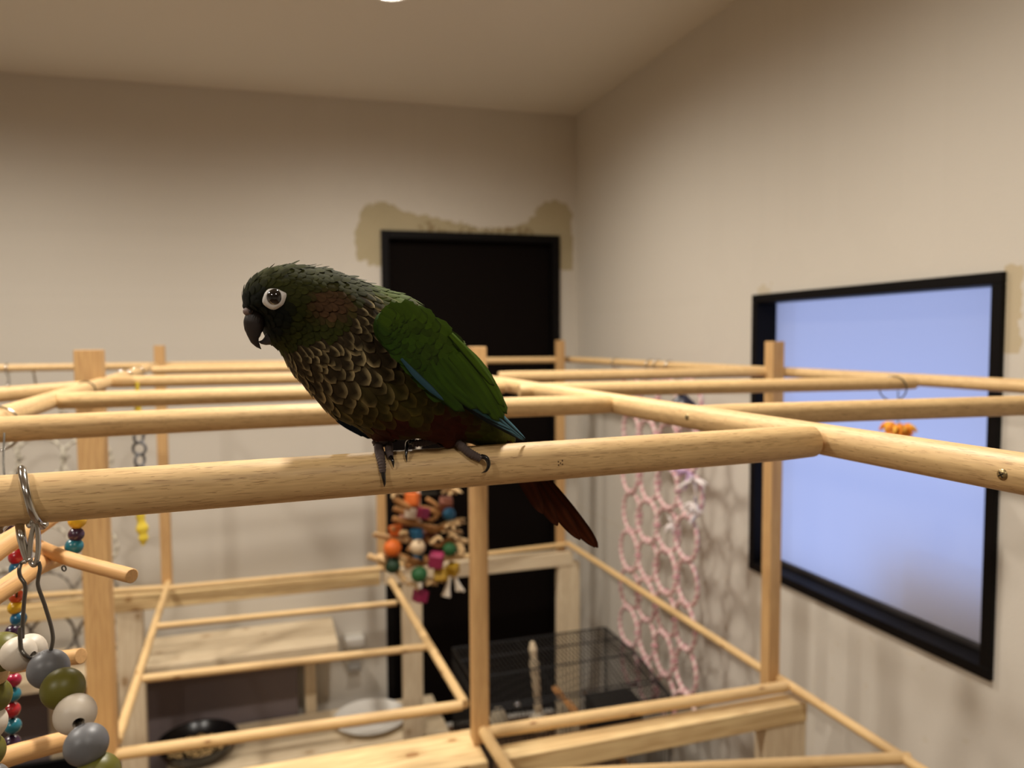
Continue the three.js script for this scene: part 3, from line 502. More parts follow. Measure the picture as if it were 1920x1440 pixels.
function smoothLoop(pts, n) { const c = new THREE.CatmullRomCurve3(pts.map(([x, y]) => V(x, y, 0)), true), o = []; for (let i = 0; i < n; i++) { const q = c.getPoint(i / n); o.push([q.x, q.y]); } return o; }
{
  const ring = smoothLoop([[490.5, 566], [493, 553], [501, 542], [511, 540], [521, 541], [530, 545.5], [538.5, 549.5], [536.5, 560], [532, 571], [524, 577.5], [512, 582.5], [504, 579.5], [496, 574]], 36);
  const eg = patch([514, 560], ring, 0.0013), rim = phys({ color: srgb(226, 222, 216), roughness: 0.55, bumpMap: mapPlaster, bumpScale: 0.0001 });
  part('eye_ring', eg, rim, bird); part('eye_ring', mirrored(eg), rim, bird);
  const p = hitBody(514.6, 558.2), n = gradOf(bodySDF, p), r = pxLen(p, 16.5), c = p.clone().addScaledVector(n, -r * 0.34), gloss = phys({ color: srgb(10, 7, 6), roughness: 0.08, clearcoat: 1, clearcoatRoughness: 0.02 });
  const iris = phys({ color: srgb(44, 30, 22), roughness: 0.2, clearcoat: 1, clearcoatRoughness: 0.03 });
  for (const s of [1, -1]) { const e = part('eye', new THREE.SphereGeometry(r, 32, 24), iris, bird); e.position.set(c.x, c.y, c.z * s); const pu = part('pupil', new THREE.SphereGeometry(r * 0.97, 32, 24), gloss, e); pu.position.copy(V(n.x, n.y, n.z * s).multiplyScalar(r * 0.1)).add(V(0, 0.0002, 0)); }
}
// ---- beak: hooked upper mandible, cere with nostrils, short lower mandible
const horn = phys({ color: srgb(46, 38, 36), roughness: 0.38, bumpMap: mapPlaster, bumpScale: 0.0002 });
{
  const rowsB = [[486, 588, 15.5], [480, 596, 19.5], [477, 606, 20], [476, 617, 17.5], [476, 627, 13], [477, 637, 8.4], [482, 646, 5], [489.5, 654.5, 0.8]];
  const pts = rowsB.map(([x, y]) => P(x, y)), rad = rowsB.map(([x, y, r]) => pxLen(P(x, y), r));
  part('upper_beak', sweep(pts, rad, { seg: 26, steps: 44, flat: 0.68, flatDir: V(0, 0, 1) }), horn, bird);
  const lo = [[528, 632, 13], [515, 634, 15], [506, 636, 12.5], [498, 640, 7.5], [491, 641.5, 3.8], [485, 640.5, 1.0]];
  part('lower_beak', sweep(lo.map(([x, y]) => P(x, y)), lo.map(([x, y, r]) => pxLen(P(x, y), r)), { seg: 22, steps: 30, flat: 0.85, flatDir: V(0, 0, 1) }), horn, bird);
  const cm = phys({ color: srgb(120, 100, 94), roughness: 0.6 });
  const c0 = P(465.5, 584), cg = new THREE.SphereGeometry(pxLen(c0, 9.5), 20, 14); cg.scale(1, 0.9, 1.25); const c = part('cere', cg, cm, bird); c.position.copy(c0);
  for (const s of [1, -1]) { const q = P(466, 585), o = part('nostril', new THREE.SphereGeometry(pxLen(q, 3.0), 12, 8), horn, bird); o.position.set(q.x, q.y, s * -pxLen(q, 10.8)); }
}
// ---- wings: a padded base carrying rows of separate feathers
const sh = hitBody(728, 605), mid = hitBody(835, 690), tip = P(950, 785, -0.010), midN = gradOf(bodySDF, mid);
const WA = tip.clone().sub(sh).normalize(), WN = midN.clone().addScaledVector(WA, -midN.dot(WA)).normalize(), WB = WN.clone().cross(WA);
const WC = mid.clone().lerp(sh.clone().lerp(tip, 0.5), 0.5).addScaledVector(WN, -0.003), WS = [tip.distanceTo(sh) * 0.86, 0.040, 0.0115];
function wingHit(px, py, lift = 0) {                                   // on the wing's smooth surface, lifted
  const d = dirL(px, py), o = eyeL.clone().sub(WC), q = [WA, WB, WN].map((a, i) => [d.dot(a) / WS[i], o.dot(a) / WS[i]]);
  const a = q.reduce((s, [x]) => s + x * x, 0), b = 2 * q.reduce((s, [x, y]) => s + x * y, 0), c = q.reduce((s, [, y]) => s + y * y, 0) - 1, D = b * b - 4 * a * c;
  const t = (-b - Math.sqrt(Math.max(0, D))) / (2 * a), p = eyeL.clone().addScaledVector(d, t), r = p.clone().sub(WC);
  const n = V(0, 0, 0); [WA, WB, WN].forEach((ax, i) => n.addScaledVector(ax, r.dot(ax) / WS[i] ** 2)); n.normalize(); return { p: p.addScaledVector(n, lift), n };
}
// a blade feather: spine through measured spots, widths in px, on the wing surface
function blade(pts, widths, lift, colF, { nu = 16, nv = 6, curl = 0.0006, where = wingHit, bumpy = 0 } = {}) {
  const c = new THREE.CatmullRomCurve3(pts.map(([x, y]) => V(x, y, 0))), pos = [], col = [], idx = [], kk = rnd() * 90;
  for (let i = 0; i <= nu; i++) for (let j = 0; j <= nv; j++) {
    const a = i / nu, s = j / nv * 2 - 1, q = c.getPoint(a), t = c.getTangent(a), f = a * (widths.length - 1), k = Math.min(widths.length - 2, Math.floor(f)), w = lerp(widths[k], widths[k + 1], f - k) * 0.5 * (a > 0.93 ? Math.sqrt(Math.max(0, 1 - ((a - 0.93) / 0.07) ** 2)) * 0.9 + 0.1 : 1);
    const rag = bumpy ? bumpy * noise(a * 9, s, kk) : 0;
    const { p, n } = where(q.x - t.y * s * (w + rag), q.y + t.x * s * (w + rag), lerp(lift[0], lift[1], a)); p.addScaledVector(n, curl * (1 - s * s)); pos.push(p.x, p.y, p.z); colF(a, s).toArray(col, col.length);
  }
  for (let i = 0; i < nu; i++) for (let j = 0; j < nv; j++) { const q = i * (nv + 1) + j; idx.push(q, q + nv + 1, q + 1, q + 1, q + nv + 1, q + nv + 2); }
  const g = new THREE.BufferGeometry(); g.setAttribute('position', new THREE.Float32BufferAttribute(pos, 3)); g.setAttribute('color', new THREE.Float32BufferAttribute(col, 3)); g.setIndex(idx); g.computeVertexNormals(); return g;
}
{
  const upE = new THREE.CatmullRomCurve3([[713, 606], [720, 586], [734, 575], [768, 572], [800, 589], [833, 618], [858, 645], [887, 678], [921, 724], [942, 768]].map(([x, y]) => V(x, y, 0))), loE = new THREE.CatmullRomCurve3([[713, 610], [715, 624], [722, 640], [742, 665], [770, 695], [798, 723], [820, 745], [846, 765], [890, 768], [938, 778]].map(([x, y]) => V(x, y, 0)));
  const WG = C3(42, 70, 11), WG2 = C3(66, 92, 14), EDGE = C3(12, 18, 6), BLUE = C3(86, 130, 148), BLACK = C3(16, 20, 22);
  const geos = [];
  // base pad
  const nu = 26, nv = 14, pos = [], idx = [], col = [];
  for (const side of [0, 1]) for (let i = 0; i <= nu; i++) for (let j = 0; j <= nv; j++) {
    const a = upE.getPoint(i / nu), b = loE.getPoint(i / nu), s = lerp(0.04, 0.96, j / nv), rim = Math.sin(Math.PI * j / nv) ** 0.4 * Math.sin(Math.PI * clamp(i / nu * 0.97 + 0.015)) ** 0.3, { p, n } = wingHit(lerp(a.x, b.x, s), lerp(a.y, b.y, s), 0);
    p.addScaledVector(n, side ? -0.0065 : -0.0002 - 0.002 * (1 - rim)); pos.push(p.x, p.y, p.z); mixC(WG, EDGE, 0.3).toArray(col, col.length);
  }
  const R_ = nv + 1, S_ = (nu + 1) * R_; for (let i = 0; i < nu; i++) for (let j = 0; j < nv; j++) { const q = i * R_ + j; idx.push(q, q + R_, q + 1, q + 1, q + R_, q + R_ + 1); const m = q + S_; idx.push(m, m + 1, m + R_, m + 1, m + R_ + 1, m + R_); }
  const wall = (a, b) => idx.push(a, b, a + S_, b, b + S_, a + S_); for (let i = 0; i < nu; i++) { wall(i * R_ + R_, i * R_); wall(i * R_ + nv, (i + 1) * R_ + nv); } for (let j = 0; j < nv; j++) { wall(j, j + 1); wall(nu * R_ + j + 1, nu * R_ + j); }
  const bg = new THREE.BufferGeometry(); bg.setAttribute('position', new THREE.Float32BufferAttribute(pos, 3)); bg.setAttribute('color', new THREE.Float32BufferAttribute(col, 3)); bg.setIndex(idx); bg.computeVertexNormals();
  // long feathers: primaries (blue, black inner webs), secondaries, tertials, then coverts in overlapping rows
  const two = (c, e, edgeAt = 0.72, vary = 0.2) => { const k = rr(1 - vary, 1 + vary), m = rnd() * 50; return (a, s) => { const q = c.clone().multiplyScalar(k * (1 + 0.22 * noise(a * 3, s * 1.5, m) + (Math.abs(s) < 0.1 ? -0.2 : 0))); return mixC(q, e, Math.max(sstep(edgeAt, 1, s), sstep(0.93, 1, a) * 0.8)); }; };
  const blueF = (a, s) => s < 0.15 ? mixC(BLUE, BLACK, sstep(-0.1, 0.15, s)) : BLACK.clone();
  const F = (name, pts, w, lift, cf, o) => geos.push([name, blade(pts, w, lift, cf, o)]);
  for (const [x0, y0, x1, y1, w] of [[862, 752, 957, 806, 11], [868, 756, 970, 818, 10], [874, 752, 977, 825, 10], [884, 748, 980, 826, 9], [896, 748, 982, 825, 9], [908, 744, 983, 822, 9]]) F('primary_feather', [[x0, y0], [lerp(x0, x1, 0.55) , lerp(y0, y1, 0.55) + 2], [x1, y1]], [w, w * 1.2, w, w * 0.3], [-0.0012, 0.0004], blueF);
  F('primary_feather', [[748, 672], [775, 702], [802, 728], [826, 750]], [5, 12, 12, 4], [0.0018, 0.0024], (a, s) => mixC(C3(48, 80, 94), EDGE, sstep(0.5, 1, -s)));
  const sec = [[752, 664, 790, 712, 868, 771, 26], [776, 672, 812, 720, 862, 771, 27], [806, 676, 842, 722, 890, 766, 29], [826, 672, 866, 722, 914, 776, 28], [842, 664, 886, 718, 930, 790, 27], [856, 662, 900, 716, 938, 786, 25], [864, 660, 908, 712, 943, 776, 22], [850, 640, 898, 694, 938, 764, 20], [840, 628, 880, 674, 918, 724, 15]];
  sec.forEach(([a, b, c, d, e, f, w], i) => F(i > 5 ? 'tertial_feather' : 'secondary_feather', [[a, b], [c, d], [e, f]], [w * 0.7, w, w * 0.98, w * 0.62], [0.0004 + i * 0.00016, 0.0012 + i * 0.00022], two(mixC(WG, WG2, i / 8), EDGE)));
  // coverts: rows from the rear edge forward so that the front ones lie on top
  const cov = []; for (let i = 13; i >= 0; i--) { const tt = i / 13 * 0.60 + 0.01, m = Math.round(lerp(4, 8, Math.sin(Math.PI * clamp(tt * 1.5)))); for (let j = 0; j <= m; j++) { const s = (j + (i % 2 ? 0.5 : 0)) / m; if (s > 1) continue; const a = upE.getPoint(clamp(tt + (1 - s) * 0.03)), b = loE.getPoint(clamp(tt - 0.0 + s * 0.02)); cov.push([lerp(a.x, b.x, lerp(0.05, 0.95, s)), lerp(a.y, b.y, lerp(0.05, 0.95, s)), tt, s]); } }
  for (const [x, y, t, s] of cov) {
    const ang = lerp(0.72, 0.95, s) + rr(-0.08, 0.08), L = lerp(30, 52, t / 0.6) * rr(0.85, 1.15), W = lerp(22, 29, t / 0.6), dx = Math.cos(ang), dy = Math.sin(ang);
    const c = mixC(mixC(WG, WG2, clamp(1 - s * 1.2) * 0.9), C3(38, 50, 12), rr(0, 0.5));
    F('covert_feather', [[x - dx * L * 0.3, y - dy * L * 0.3], [x + dx * L * 0.2, y + dy * L * 0.2], [x + dx * L * 0.7, y + dy * L * 0.7]], [W * 0.6, W, W * 1.05, W * 0.7], [0.0003 + (0.6 - t) * 0.0020, 0.0009 + (0.6 - t) * 0.0022], ((c, e, k, wob) => (a, q) => mixC(c.clone().multiplyScalar(k * (Math.abs(q) < 0.12 ? 0.85 : 1)), e, Math.max(sstep(0.9, 1, a) * wob, sstep(0.85, 1, Math.abs(q)) * wob * 0.6)))(c, EDGE, rr(0.78, 1.2), rnd() < 0.4 ? 1 : 0.15), { nu: 9, nv: 4, bumpy: 1.6, curl: 0.00025 });
  }
  for (const m of [0, 1]) {
    const w = part('wing', m ? mirrored(bg) : bg, featherMat, bird);
    for (const [n, g] of geos) part(n, m ? mirrored(g) : g, featherMat, w);
  }
  // the far wing hangs a little below the belly
  const low = (pts, w) => blade(pts, w, [0, 0], () => BLACK.clone().lerp(C3(26, 40, 60), 0.4), { where: (x, y) => ({ p: P(x, y, 0.030), n: V(0.3, 0, 0.9) }) });
  const fw_ = new THREE.Group(); fw_.name = 'drooped_wing_edge'; bird.add(fw_);
  part('primary_feather', low([[612, 742], [640, 784], [686, 818]], [12, 22, 10]), featherMat, fw_); part('primary_feather', low([[622, 752], [655, 792], [698, 822]], [14, 20, 10]), featherMat, fw_);
}
// ---- tail: long narrow feathers that pass behind the rail
{
  const T1 = C3(92, 46, 22), T2 = C3(42, 21, 11), spec = [[-0.008, 1018, 962, 9, 0.55], [-0.0065, 1046, 985, 9.5, 0.65], [-0.0045, 1088, 1012, 10, 0.85], [0.007, 1056, 955, 9, 0.8], [0.005, 1087, 988, 10, 0.95], [0.0025, 1108, 1010, 10.5, 1.1], [-0.0025, 1116, 1028, 11, 1.0], [0.0005, 1121, 1029, 11, 1.2]];
  spec.forEach(([side, x, y, wmm, sh], i) => {
    const a = P(930, 812, side * 0.45), b = P(x, y, side), c = a.clone().lerp(b, 0.55).add(V(0, 0.0012, side * 0.25)), crv = new THREE.CatmullRomCurve3([a, c, b]), pos = [], col = [], idx = [], nu = 22, nv = 4;
    const ax = b.clone().sub(a).normalize(), wd = V(-0.45, 0.55, -1).normalize(); wd.addScaledVector(ax, -wd.dot(ax)).normalize(); const nn = wd.clone().cross(ax); if (nn.y < 0) nn.negate();
    for (let u = 0; u <= nu; u++) for (let v = 0; v <= nv; v++) { const t = u / nu, s = v / nv * 2 - 1, w = wmm * 0.0005 * (0.75 + 0.5 * Math.sin(Math.PI * Math.min(1, t * 0.9 + 0.1))) * (t > 0.8 ? Math.sqrt(Math.max(0.01, 1 - ((t - 0.8) / 0.2) ** 2)) : 1), q = crv.getPoint(t).addScaledVector(wd, s * w).addScaledVector(nn, 0.0006 * (1 - s * s) + (i - 4) * 0.00022); pos.push(q.x, q.y, q.z); mixC(T1.clone().multiplyScalar(sh * (1 + 0.2 * noise(t * 4, s, i))), T2, Math.max(sstep(0.7, 1, Math.abs(s)) * 0.8, sstep(0.12, 0, Math.abs(s)) * 0.5)).toArray(col, col.length); }
    for (let u = 0; u < nu; u++) for (let v = 0; v < nv; v++) { const q = u * (nv + 1) + v; idx.push(q, q + nv + 1, q + 1, q + 1, q + nv + 1, q + nv + 2); }
    const g = new THREE.BufferGeometry(); g.setAttribute('position', new THREE.Float32BufferAttribute(pos, 3)); g.setAttribute('color', new THREE.Float32BufferAttribute(col, 3)); g.setIndex(idx); g.computeVertexNormals(); part('tail_feather', g, featherMat, bird);
  });
}
// ---- feet: scaly toes that wrap the rail, black curved claws
{
  const skin = phys({ color: srgb(88, 76, 72), roughness: 0.8, specularIntensity: 0.5 }), claw = phys({ color: srgb(14, 13, 14), roughness: 0.25, clearcoat: 0.4 });
  const L = (p) => p.clone().applyMatrix4(inv);
  const on = (px, py, off) => { const s = onRail(px, py, A, 0.0117); return L(s.p.clone().addScaledVector(s.n, off)); };
  const toe = (foot, pts, rpx, clawPts, crpx) => {
    const q = pts.map(([x, y, o]) => on(x, y, o ?? 0.0016)), r = rpx.map((n) => n * 1.24 * 0.405 / FOCAL);
    const t = part('toe', sweep(q, r, { seg: 16, steps: 60, mod: (a, len) => 1 + 0.09 * Math.sin(len * 4200) + 0.04 * fbm(len * 600, 3, 1, 2) }), skin, foot);
    const c = clawPts.map(([x, y, o]) => on(x, y, o ?? 0.0018)); part('claw', sweep(c, crpx.map((n) => n * 0.405 / FOCAL), { seg: 12, steps: 24 }), claw, t);
  };
  const f1 = new THREE.Group(), f2 = new THREE.Group(); f1.name = f2.name = 'foot'; bird.add(f1, f2);
  part('shank', sweep([P(720, 808, 0.006), P(718, 822, 0.002), on(718, 838, 0.004)], [0.0026, 0.0028, 0.0032], { seg: 16, mod: (a, len) => 1 + 0.06 * Math.sin(len * 3800) }), skin, f1);
  toe(f1, [[717, 834, 0.0040], [711, 842, 0.0026], [712, 858], [715, 872], [716.5, 886]], [7, 7.2, 6.6, 5.8, 4.8], [[716.5, 884], [718, 894], [719.5, 903], [720, 911, 0.0008]], [4.6, 3.8, 2.6, 0.6]);
  toe(f1, [[721, 834, 0.0040], [728, 841, 0.0026], [729.5, 852], [731.5, 862]], [6.5, 6.2, 5.8, 4.6], [[731.5, 861, 0.0022], [734.5, 869, 0.0030], [737, 878, 0.0016]], [4.2, 3.0, 0.6]);
  toe(f1, [[716, 834, 0.0040], [706, 838, 0.003], [702, 842, 0.0024]], [6.5, 5.8, 4.6], [[702, 842, 0.0024], [700, 843, 0.002]], [3, 0.6]);
  part('shank', sweep([P(842, 812, -0.009), P(846, 822, -0.010), on(848, 836, 0.0045)], [0.0026, 0.0027, 0.0030], { seg: 16, mod: (a, len) => 1 + 0.06 * Math.sin(len * 3800) }), skin, f2);
  toe(f2, [[845, 834, 0.0042], [852, 838, 0.0036], [865, 846, 0.003], [880, 855, 0.0026], [899, 863, 0.0028]], [6.6, 7, 6.6, 6.8, 6.0], [[898, 860, 0.0034], [907, 863, 0.0044], [911, 871, 0.0046], [908, 880, 0.0034], [901.5, 885.5, 0.0014]], [5.2, 4.8, 4.0, 2.6, 0.6]);
  toe(f2, [[846, 834, 0.0042], [822, 837, 0.004], [800, 840, 0.0034], [784, 841, 0.003], [774, 842, 0.003]], [6.6, 6.2, 5.8, 5.6, 5.0], [[776, 840.5, 0.0036], [767, 843, 0.0042], [761.5, 851, 0.0042], [760, 860, 0.0028], [762.5, 867.5, 0.0010]], [4.6, 4.4, 3.6, 2.4, 0.6]);
}

// ---------------------------------------------------------------- what hangs on the frame
const paint = (r, g, b, rough = 0.28) => phys({ color: srgb(r, g, b), roughness: rough, clearcoat: 0.5, clearcoatRoughness: 0.2 });
const BEAD = { red: paint(178, 26, 38), teal: paint(24, 116, 134), yellow: paint(226, 178, 34), purple: paint(54, 24, 56), blue: paint(20, 100, 138), orange: paint(206, 76, 28), magenta: paint(170, 24, 64) };
const beadGeo = (r, hole = 0.28) => { const pts = []; for (let i = 0; i <= 18; i++) { const a = lerp(Math.asin(hole), Math.PI - Math.asin(hole), i / 18); pts.push(new THREE.Vector2(Math.sin(a) * r, Math.cos(a) * r * 0.98)); } pts.push(new THREE.Vector2(hole * r * 0.9, -r * 0.7), new THREE.Vector2(hole * r * 0.9, r * 0.7), pts[0].clone()); return new THREE.LatheGeometry(pts, 28); };
function bead(parent, at, r, mat, axis = V(0, 1, 0), geo) { const b = part('bead', geo ?? beadGeo(r), mat, parent); b.position.copy(at); b.quaternion.setFromUnitVectors(V(0, 1, 0), axis.clone().normalize()); return b; }
const rpx = (n, d) => n * d / FOCAL;
const wireOf = (pts, r, mat, name, parent, o = {}) => part(name, sweep(pts, r, { seg: 12, steps: pts.length * 10, ...o }), mat, parent);
{ // steel swivel snap hook over the nearest rail
  const t = thing('snap_hook', 'shiny steel snap hook clipped over the left end of the nearest rail', 'hook'), s = onRail(44, 932, A, 0.0117), ax = A.d;
  const c = s.p.clone().addScaledVector(s.n, -0.0117), arc = [];
  const fwd = s.n.clone().setY(0).normalize();
  const around = (deg, r, sx) => c.clone().addScaledVector(fwd, Math.sin(deg * Math.PI / 180) * r).add(V(0, Math.cos(deg * Math.PI / 180) * r, 0)).addScaledVector(ax, sx);
  for (let k = 0; k <= 12; k++) { const a = lerp(-175, 150, k / 12); arc.push(around(a, 0.0140, lerp(-0.0125, 0.0062, k / 12))); }
  wireOf(arc, 0.0018, M.steel, 'hook_ring', t);
  const D = 0.338, q = (x, y, dd = 0) => atD(x, y, D + dd);
  wireOf([q(82, 982), q(89, 983)], 0.0011, M.steel, 'pin', t); wireOf([q(56, 984, 0.002), q(63, 980)], 0.0017, M.steel, 'pin', t);
  wireOf([q(66, 978), q(70, 990), q(72, 1015), q(70, 1045), q(64, 1060), q(57, 1052), q(57, 1020), q(62, 992), q(66, 978)], 0.0011, M.steel, 'swivel_loop', t);
  wireOf([q(36, 975, 0.006), q(40, 1005), q(47, 1035), q(52, 1052)], [0.0019, 0.0019, 0.0017, 0.0013], M.steel, 'gate', t);
  for (const [x, y] of [[46, 1053], [56, 1049]]) { const b = part('rivet', new THREE.SphereGeometry(0.0012, 14, 10), M.steel, t); b.position.copy(q(x, y, -0.001)); }
}
{ // wire clip and the ring of large beads
  const D = 0.338, q = (x, y, dd = 0) => atD(x, y, D + dd);
  const t = thing('wire_clip', 'bent grey wire clip hanging from the snap hook', 'clip');
  wireOf([q(46, 1053), q(40, 1056, 0.001), q(36, 1068), q(38, 1081), q(47, 1097), q(45, 1130), q(43, 1160), q(42, 1197)], 0.00085, M.wire, 'wire_arm', t);
  wireOf([q(72, 1053), q(75, 1064), q(72, 1082), q(71, 1096), q(84, 1135), q(97, 1180), q(99, 1200), q(95, 1219), q(84, 1232, 0.004)], 0.00085, M.wire, 'wire_arm', t);
  wireOf([q(37.5, 1176, -0.001), q(38, 1200, -0.002), q(40, 1218, -0.002), q(48, 1229, -0.002), q(60, 1234, 0.002), q(72, 1226, 0.005)], 0.00095, M.wire, 'latch', t);
  const b = thing('bead_ring_toy', 'loop of big matt olive, white and grey wooden beads on the wire clip', 'toy');
  const olive = phys({ color: srgb(104, 100, 32), roughness: 0.42 }), white = phys({ color: srgb(220, 208, 190), roughness: 0.42 }), grey = phys({ color: srgb(106, 106, 108), roughness: 0.42 }), raw = phys({ map: mapRamin, roughness: 0.55 });
  const list = [[4, 1222, 36, olive, 0.012], [35, 1226, 32, white, 0.004], [55, 1219, 30, white, 0.010], [91, 1254, 36, grey, 0], [118, 1291, 38, olive, -0.011], [141, 1339, 37, white, -0.021], [162, 1396, 38.5, grey, -0.040], [184, 1452, 39, olive, -0.040], [196, 1512, 39, white, -0.048], [-22, 1262, 34, raw, 0.014], [-16, 1305, 34, olive, 0.014], [-26, 1356, 35, white, 0.012], [-28, 1410, 34, olive, 0.012], [-20, 1468, 35, grey, 0.010]];
  for (let i = 0; i < list.length; i++) { const [x, y, r, m, dd] = list[i], p = q(x, y, dd), n = list[i === 8 || i === 13 ? i - 1 : i + 1], ax = q(n[0], n[1], n[4]).sub(p); bead(b, p, rpx(r, D + dd), m, i < 2 ? V(1, -0.1, 0.5) : ax); }
  wireOf([q(4, 1222, 0.012), q(35, 1226, 0.004), q(91, 1254), q(118, 1291, -0.011), q(141, 1339, -0.021), q(162, 1396, -0.040), q(184, 1452, -0.040), q(196, 1512, -0.048)], 0.0008, M.darkSteel, 'cord', b);
  wireOf([q(4, 1222, 0.012), q(-22, 1262, 0.014), q(-16, 1305, 0.014), q(-26, 1356, 0.012), q(-28, 1410, 0.012), q(-20, 1468, 0.010)], 0.0008, M.darkSteel, 'cord', b);
}
{ // hanging ladder of natural sticks strung with glossy beads
  const t = thing('stick_ladder', 'hanging ladder of natural sticks strung with glossy coloured beads', 'bird ladder'), D = 0.47, q = (x, y, dd = 0) => atD(x, y, D + dd);
  const bark = std({ map: mapBirch, color: srgb(255, 238, 222), roughness: 0.55 });
  const stick = (pts, r) => { const g = sweep(pts, r, { seg: 20, steps: 60, uOff: rnd(), mod: (a, l) => 1 + 0.05 * fbm(l * 60, r * 900, 1, 3) }); const uv = g.attributes.uv; for (let i = 0; i < uv.count; i++) uv.setY(i, uv.getY(i) * 0.06); return part('stick', g, bark, t); };
  stick([q(-60, 1068, -0.05), q(20, 1014, 0), q(70, 985, 0.04), q(120, 950, 0.09)], 0.0066);
  stick([q(-60, 1148, -0.05), q(20, 1096, -0.01), q(70, 1062, 0.03), q(116, 1042, 0.06), q(122, 1040, 0.07)], 0.0063);
  stick([q(66, 1022, 0.05), q(124, 1046, 0.03), q(247, 1080, 0.0)], 0.0046);
  stick([q(-60, 1262, 0.05), q(60, 1243, 0.04), q(152, 1230, 0.03)], 0.0052);
  stick([q(-60, 1444, -0.02), q(20, 1417, 0), q(80, 1400, 0.02), q(140, 1385, 0.04)], 0.0064);
  const b = (x, y, r, m, dd = 0.02) => bead(t, q(x, y, dd), rpx(r, D + dd), BEAD[m]);
  for (const a of [[24, 988, 15, 'purple', 0.03], [33, 1044, 15.5, 'red'], [35, 1066, 16, 'blue'], [31, 1118, 13, 'orange', 0.05], [29, 1139, 13.5, 'yellow', 0.05], [35, 1160, 14, 'blue', 0.05], [24, 1184, 13, 'purple', 0.06], [26, 1275, 13, 'magenta', 0.06], [24, 1302, 14, 'teal', 0.06], [22, 1331, 14.5, 'red', 0.06], [24, 1361, 14.5, 'teal', 0.06], [22, 1393, 15, 'purple', 0.06], [145, 976, 16, 'yellow', 0.04], [143, 1002, 14, 'purple', 0.04], [139, 1024, 16, 'teal', 0.04]]) b(...a);
  wireOf([q(8, 812, 0.10), q(7, 880, 0.08), q(25, 960, 0.04), q(33, 1044, 0.02), q(30, 1130, 0.05), q(24, 1184, 0.06), q(24, 1290, 0.06), q(23, 1410, 0.06)], 0.0007, M.darkSteel, 'string', t);
  wireOf([q(150, 925, 0.05), q(145, 976, 0.04), q(139, 1024, 0.04), q(127, 1050, 0.035), q(121, 1058, 0.035)], 0.0008, M.darkSteel, 'string', t);
  const e = part('screw_eye', new THREE.TorusGeometry(rpx(5, D), 0.0005, 8, 20), M.darkSteel, t); e.position.copy(q(120, 1066, 0.03)); e.rotation.y = -0.6;
}
function overRail(name, label, R_, px, py, r, wr, mat, drop = 0, cat = 'hook', group, turn = 0) {   // a wire ring looped over a rail
  const s = onRail(px, py, R_, 0.0106), c = s.p.clone().addScaledVector(s.n, -0.0106), t = thing(name, label, cat, c.clone().add(V(0, -r + 0.0106 + wr, 0)), group);
  const g = new THREE.TorusGeometry(r, wr, 12, 40); const o = part('ring', g, mat, t), z = R_.d.clone().applyAxisAngle(V(0, 1, 0), turn); o.quaternion.setFromUnitVectors(V(0, 0, 1), z);
  if (drop) { part('eyelet', sweep([V(0, -r, 0), V(0.002, -r - drop * 0.4, 0), V(0, -r - drop, 0)], wr * 1.2, { seg: 10 }), mat, t); const b = part('ball', new THREE.SphereGeometry(wr * 2.6, 16, 12), mat, t); b.position.set(0, -r - drop, 0); }
  return t;
}
overRail('wire_ring', 'dark wire ring round the left depth rail beside the post', Lrail, 172, 722, 0.0135, 0.0010, M.darkSteel);
overRail('wire_ring', 'shiny steel ring hooked over the left depth rail at the picture edge', Lrail, 14, 779, 0.021, 0.0012, M.steel);
overRail('wire_ring', 'grey wire ring holding the orange toy on a right cross rail', Trail, 1683, 719, 0.0195, 0.0011, M.wire, 0, 'hook', undefined, 0.75);
overRail('snap_hook', 'bright steel hook with a ball end on the far left rail', G, 12, 691, 0.016, 0.002, M.steel, 0.03, 'hook');
overRail('snap_hook', 'bright steel hook on the left depth rail, nearer of two', Lrail, 239, 697, 0.0145, 0.0018, M.steel);
overRail('snap_hook', 'bright steel hook on the left depth rail, farther of two', Lrail, 264, 691, 0.0145, 0.0018, M.steel);
[[1150, 677, 'farthest'], [1214, 681, 'second farthest'], [1228, 682, 'third farthest'], [1250, 683, 'nearest']].forEach(([x, y, w]) => overRail('snap_hook', w + ' of four steel hooks holding the pink rope net', Rrail, x, y, 0.0155, 0.0020, M.steel));
{ // orange feathery toy
  const t = thing('orange_toy', 'orange fringed toy hanging below the wire ring by the window', 'toy'), d = 1.36, c = atD(1684, 806, d), m = std({ color: srgb(236, 140, 22), roughness: 0.6 }), m2 = std({ color: srgb(250, 186, 60), roughness: 0.6 });
  part('core', moved(new THREE.SphereGeometry(0.022, 20, 14), c.x, c.y - 0.012, c.z), m, t);
  for (let i = 0; i < 14; i++) { const a = i / 14 * 6.283 + rr(-0.2, 0.2), e = rr(0.024, 0.031); part('tuft', sweep([c.clone(), c.clone().add(V(Math.cos(a) * e * 0.7, rr(0.004, 0.010), Math.sin(a) * e * 0.7)), c.clone().add(V(Math.cos(a) * e, rr(-0.008, 0.004), Math.sin(a) * e))], [0.004, 0.005, 0.002], { seg: 8 }), i % 2 ? m : m2, t); }
  wireOf([atD(1684, 733, d + 0.05), atD(1684, 770, d + 0.02), c.clone()], 0.0012, M.wire, 'string', t);
}
{ // dark blue stopper showing between the rails
  const t = thing('blue_clip', 'dark blue plastic clip peeping between the right cross rails', 'clip'), c = atD(1280, 752, 1.35), m = phys({ color: srgb(22, 24, 44), roughness: 0.4 });
  part('clip_body', moved(new THREE.LatheGeometry([[0, 0.012], [0.008, 0.011], [0.013, 0.005], [0.022, -0.002], [0.024, -0.01], [0, -0.011]].map((p) => new THREE.Vector2(...p)), 24), c.x, c.y, c.z), m, t);
  part('strap', sweep([c.clone().add(V(0, 0.004, 0)), atD(1270, 735, 1.33), atD(1262, 727, 1.31)], 0.0022, { seg: 8 }), m, t);
}
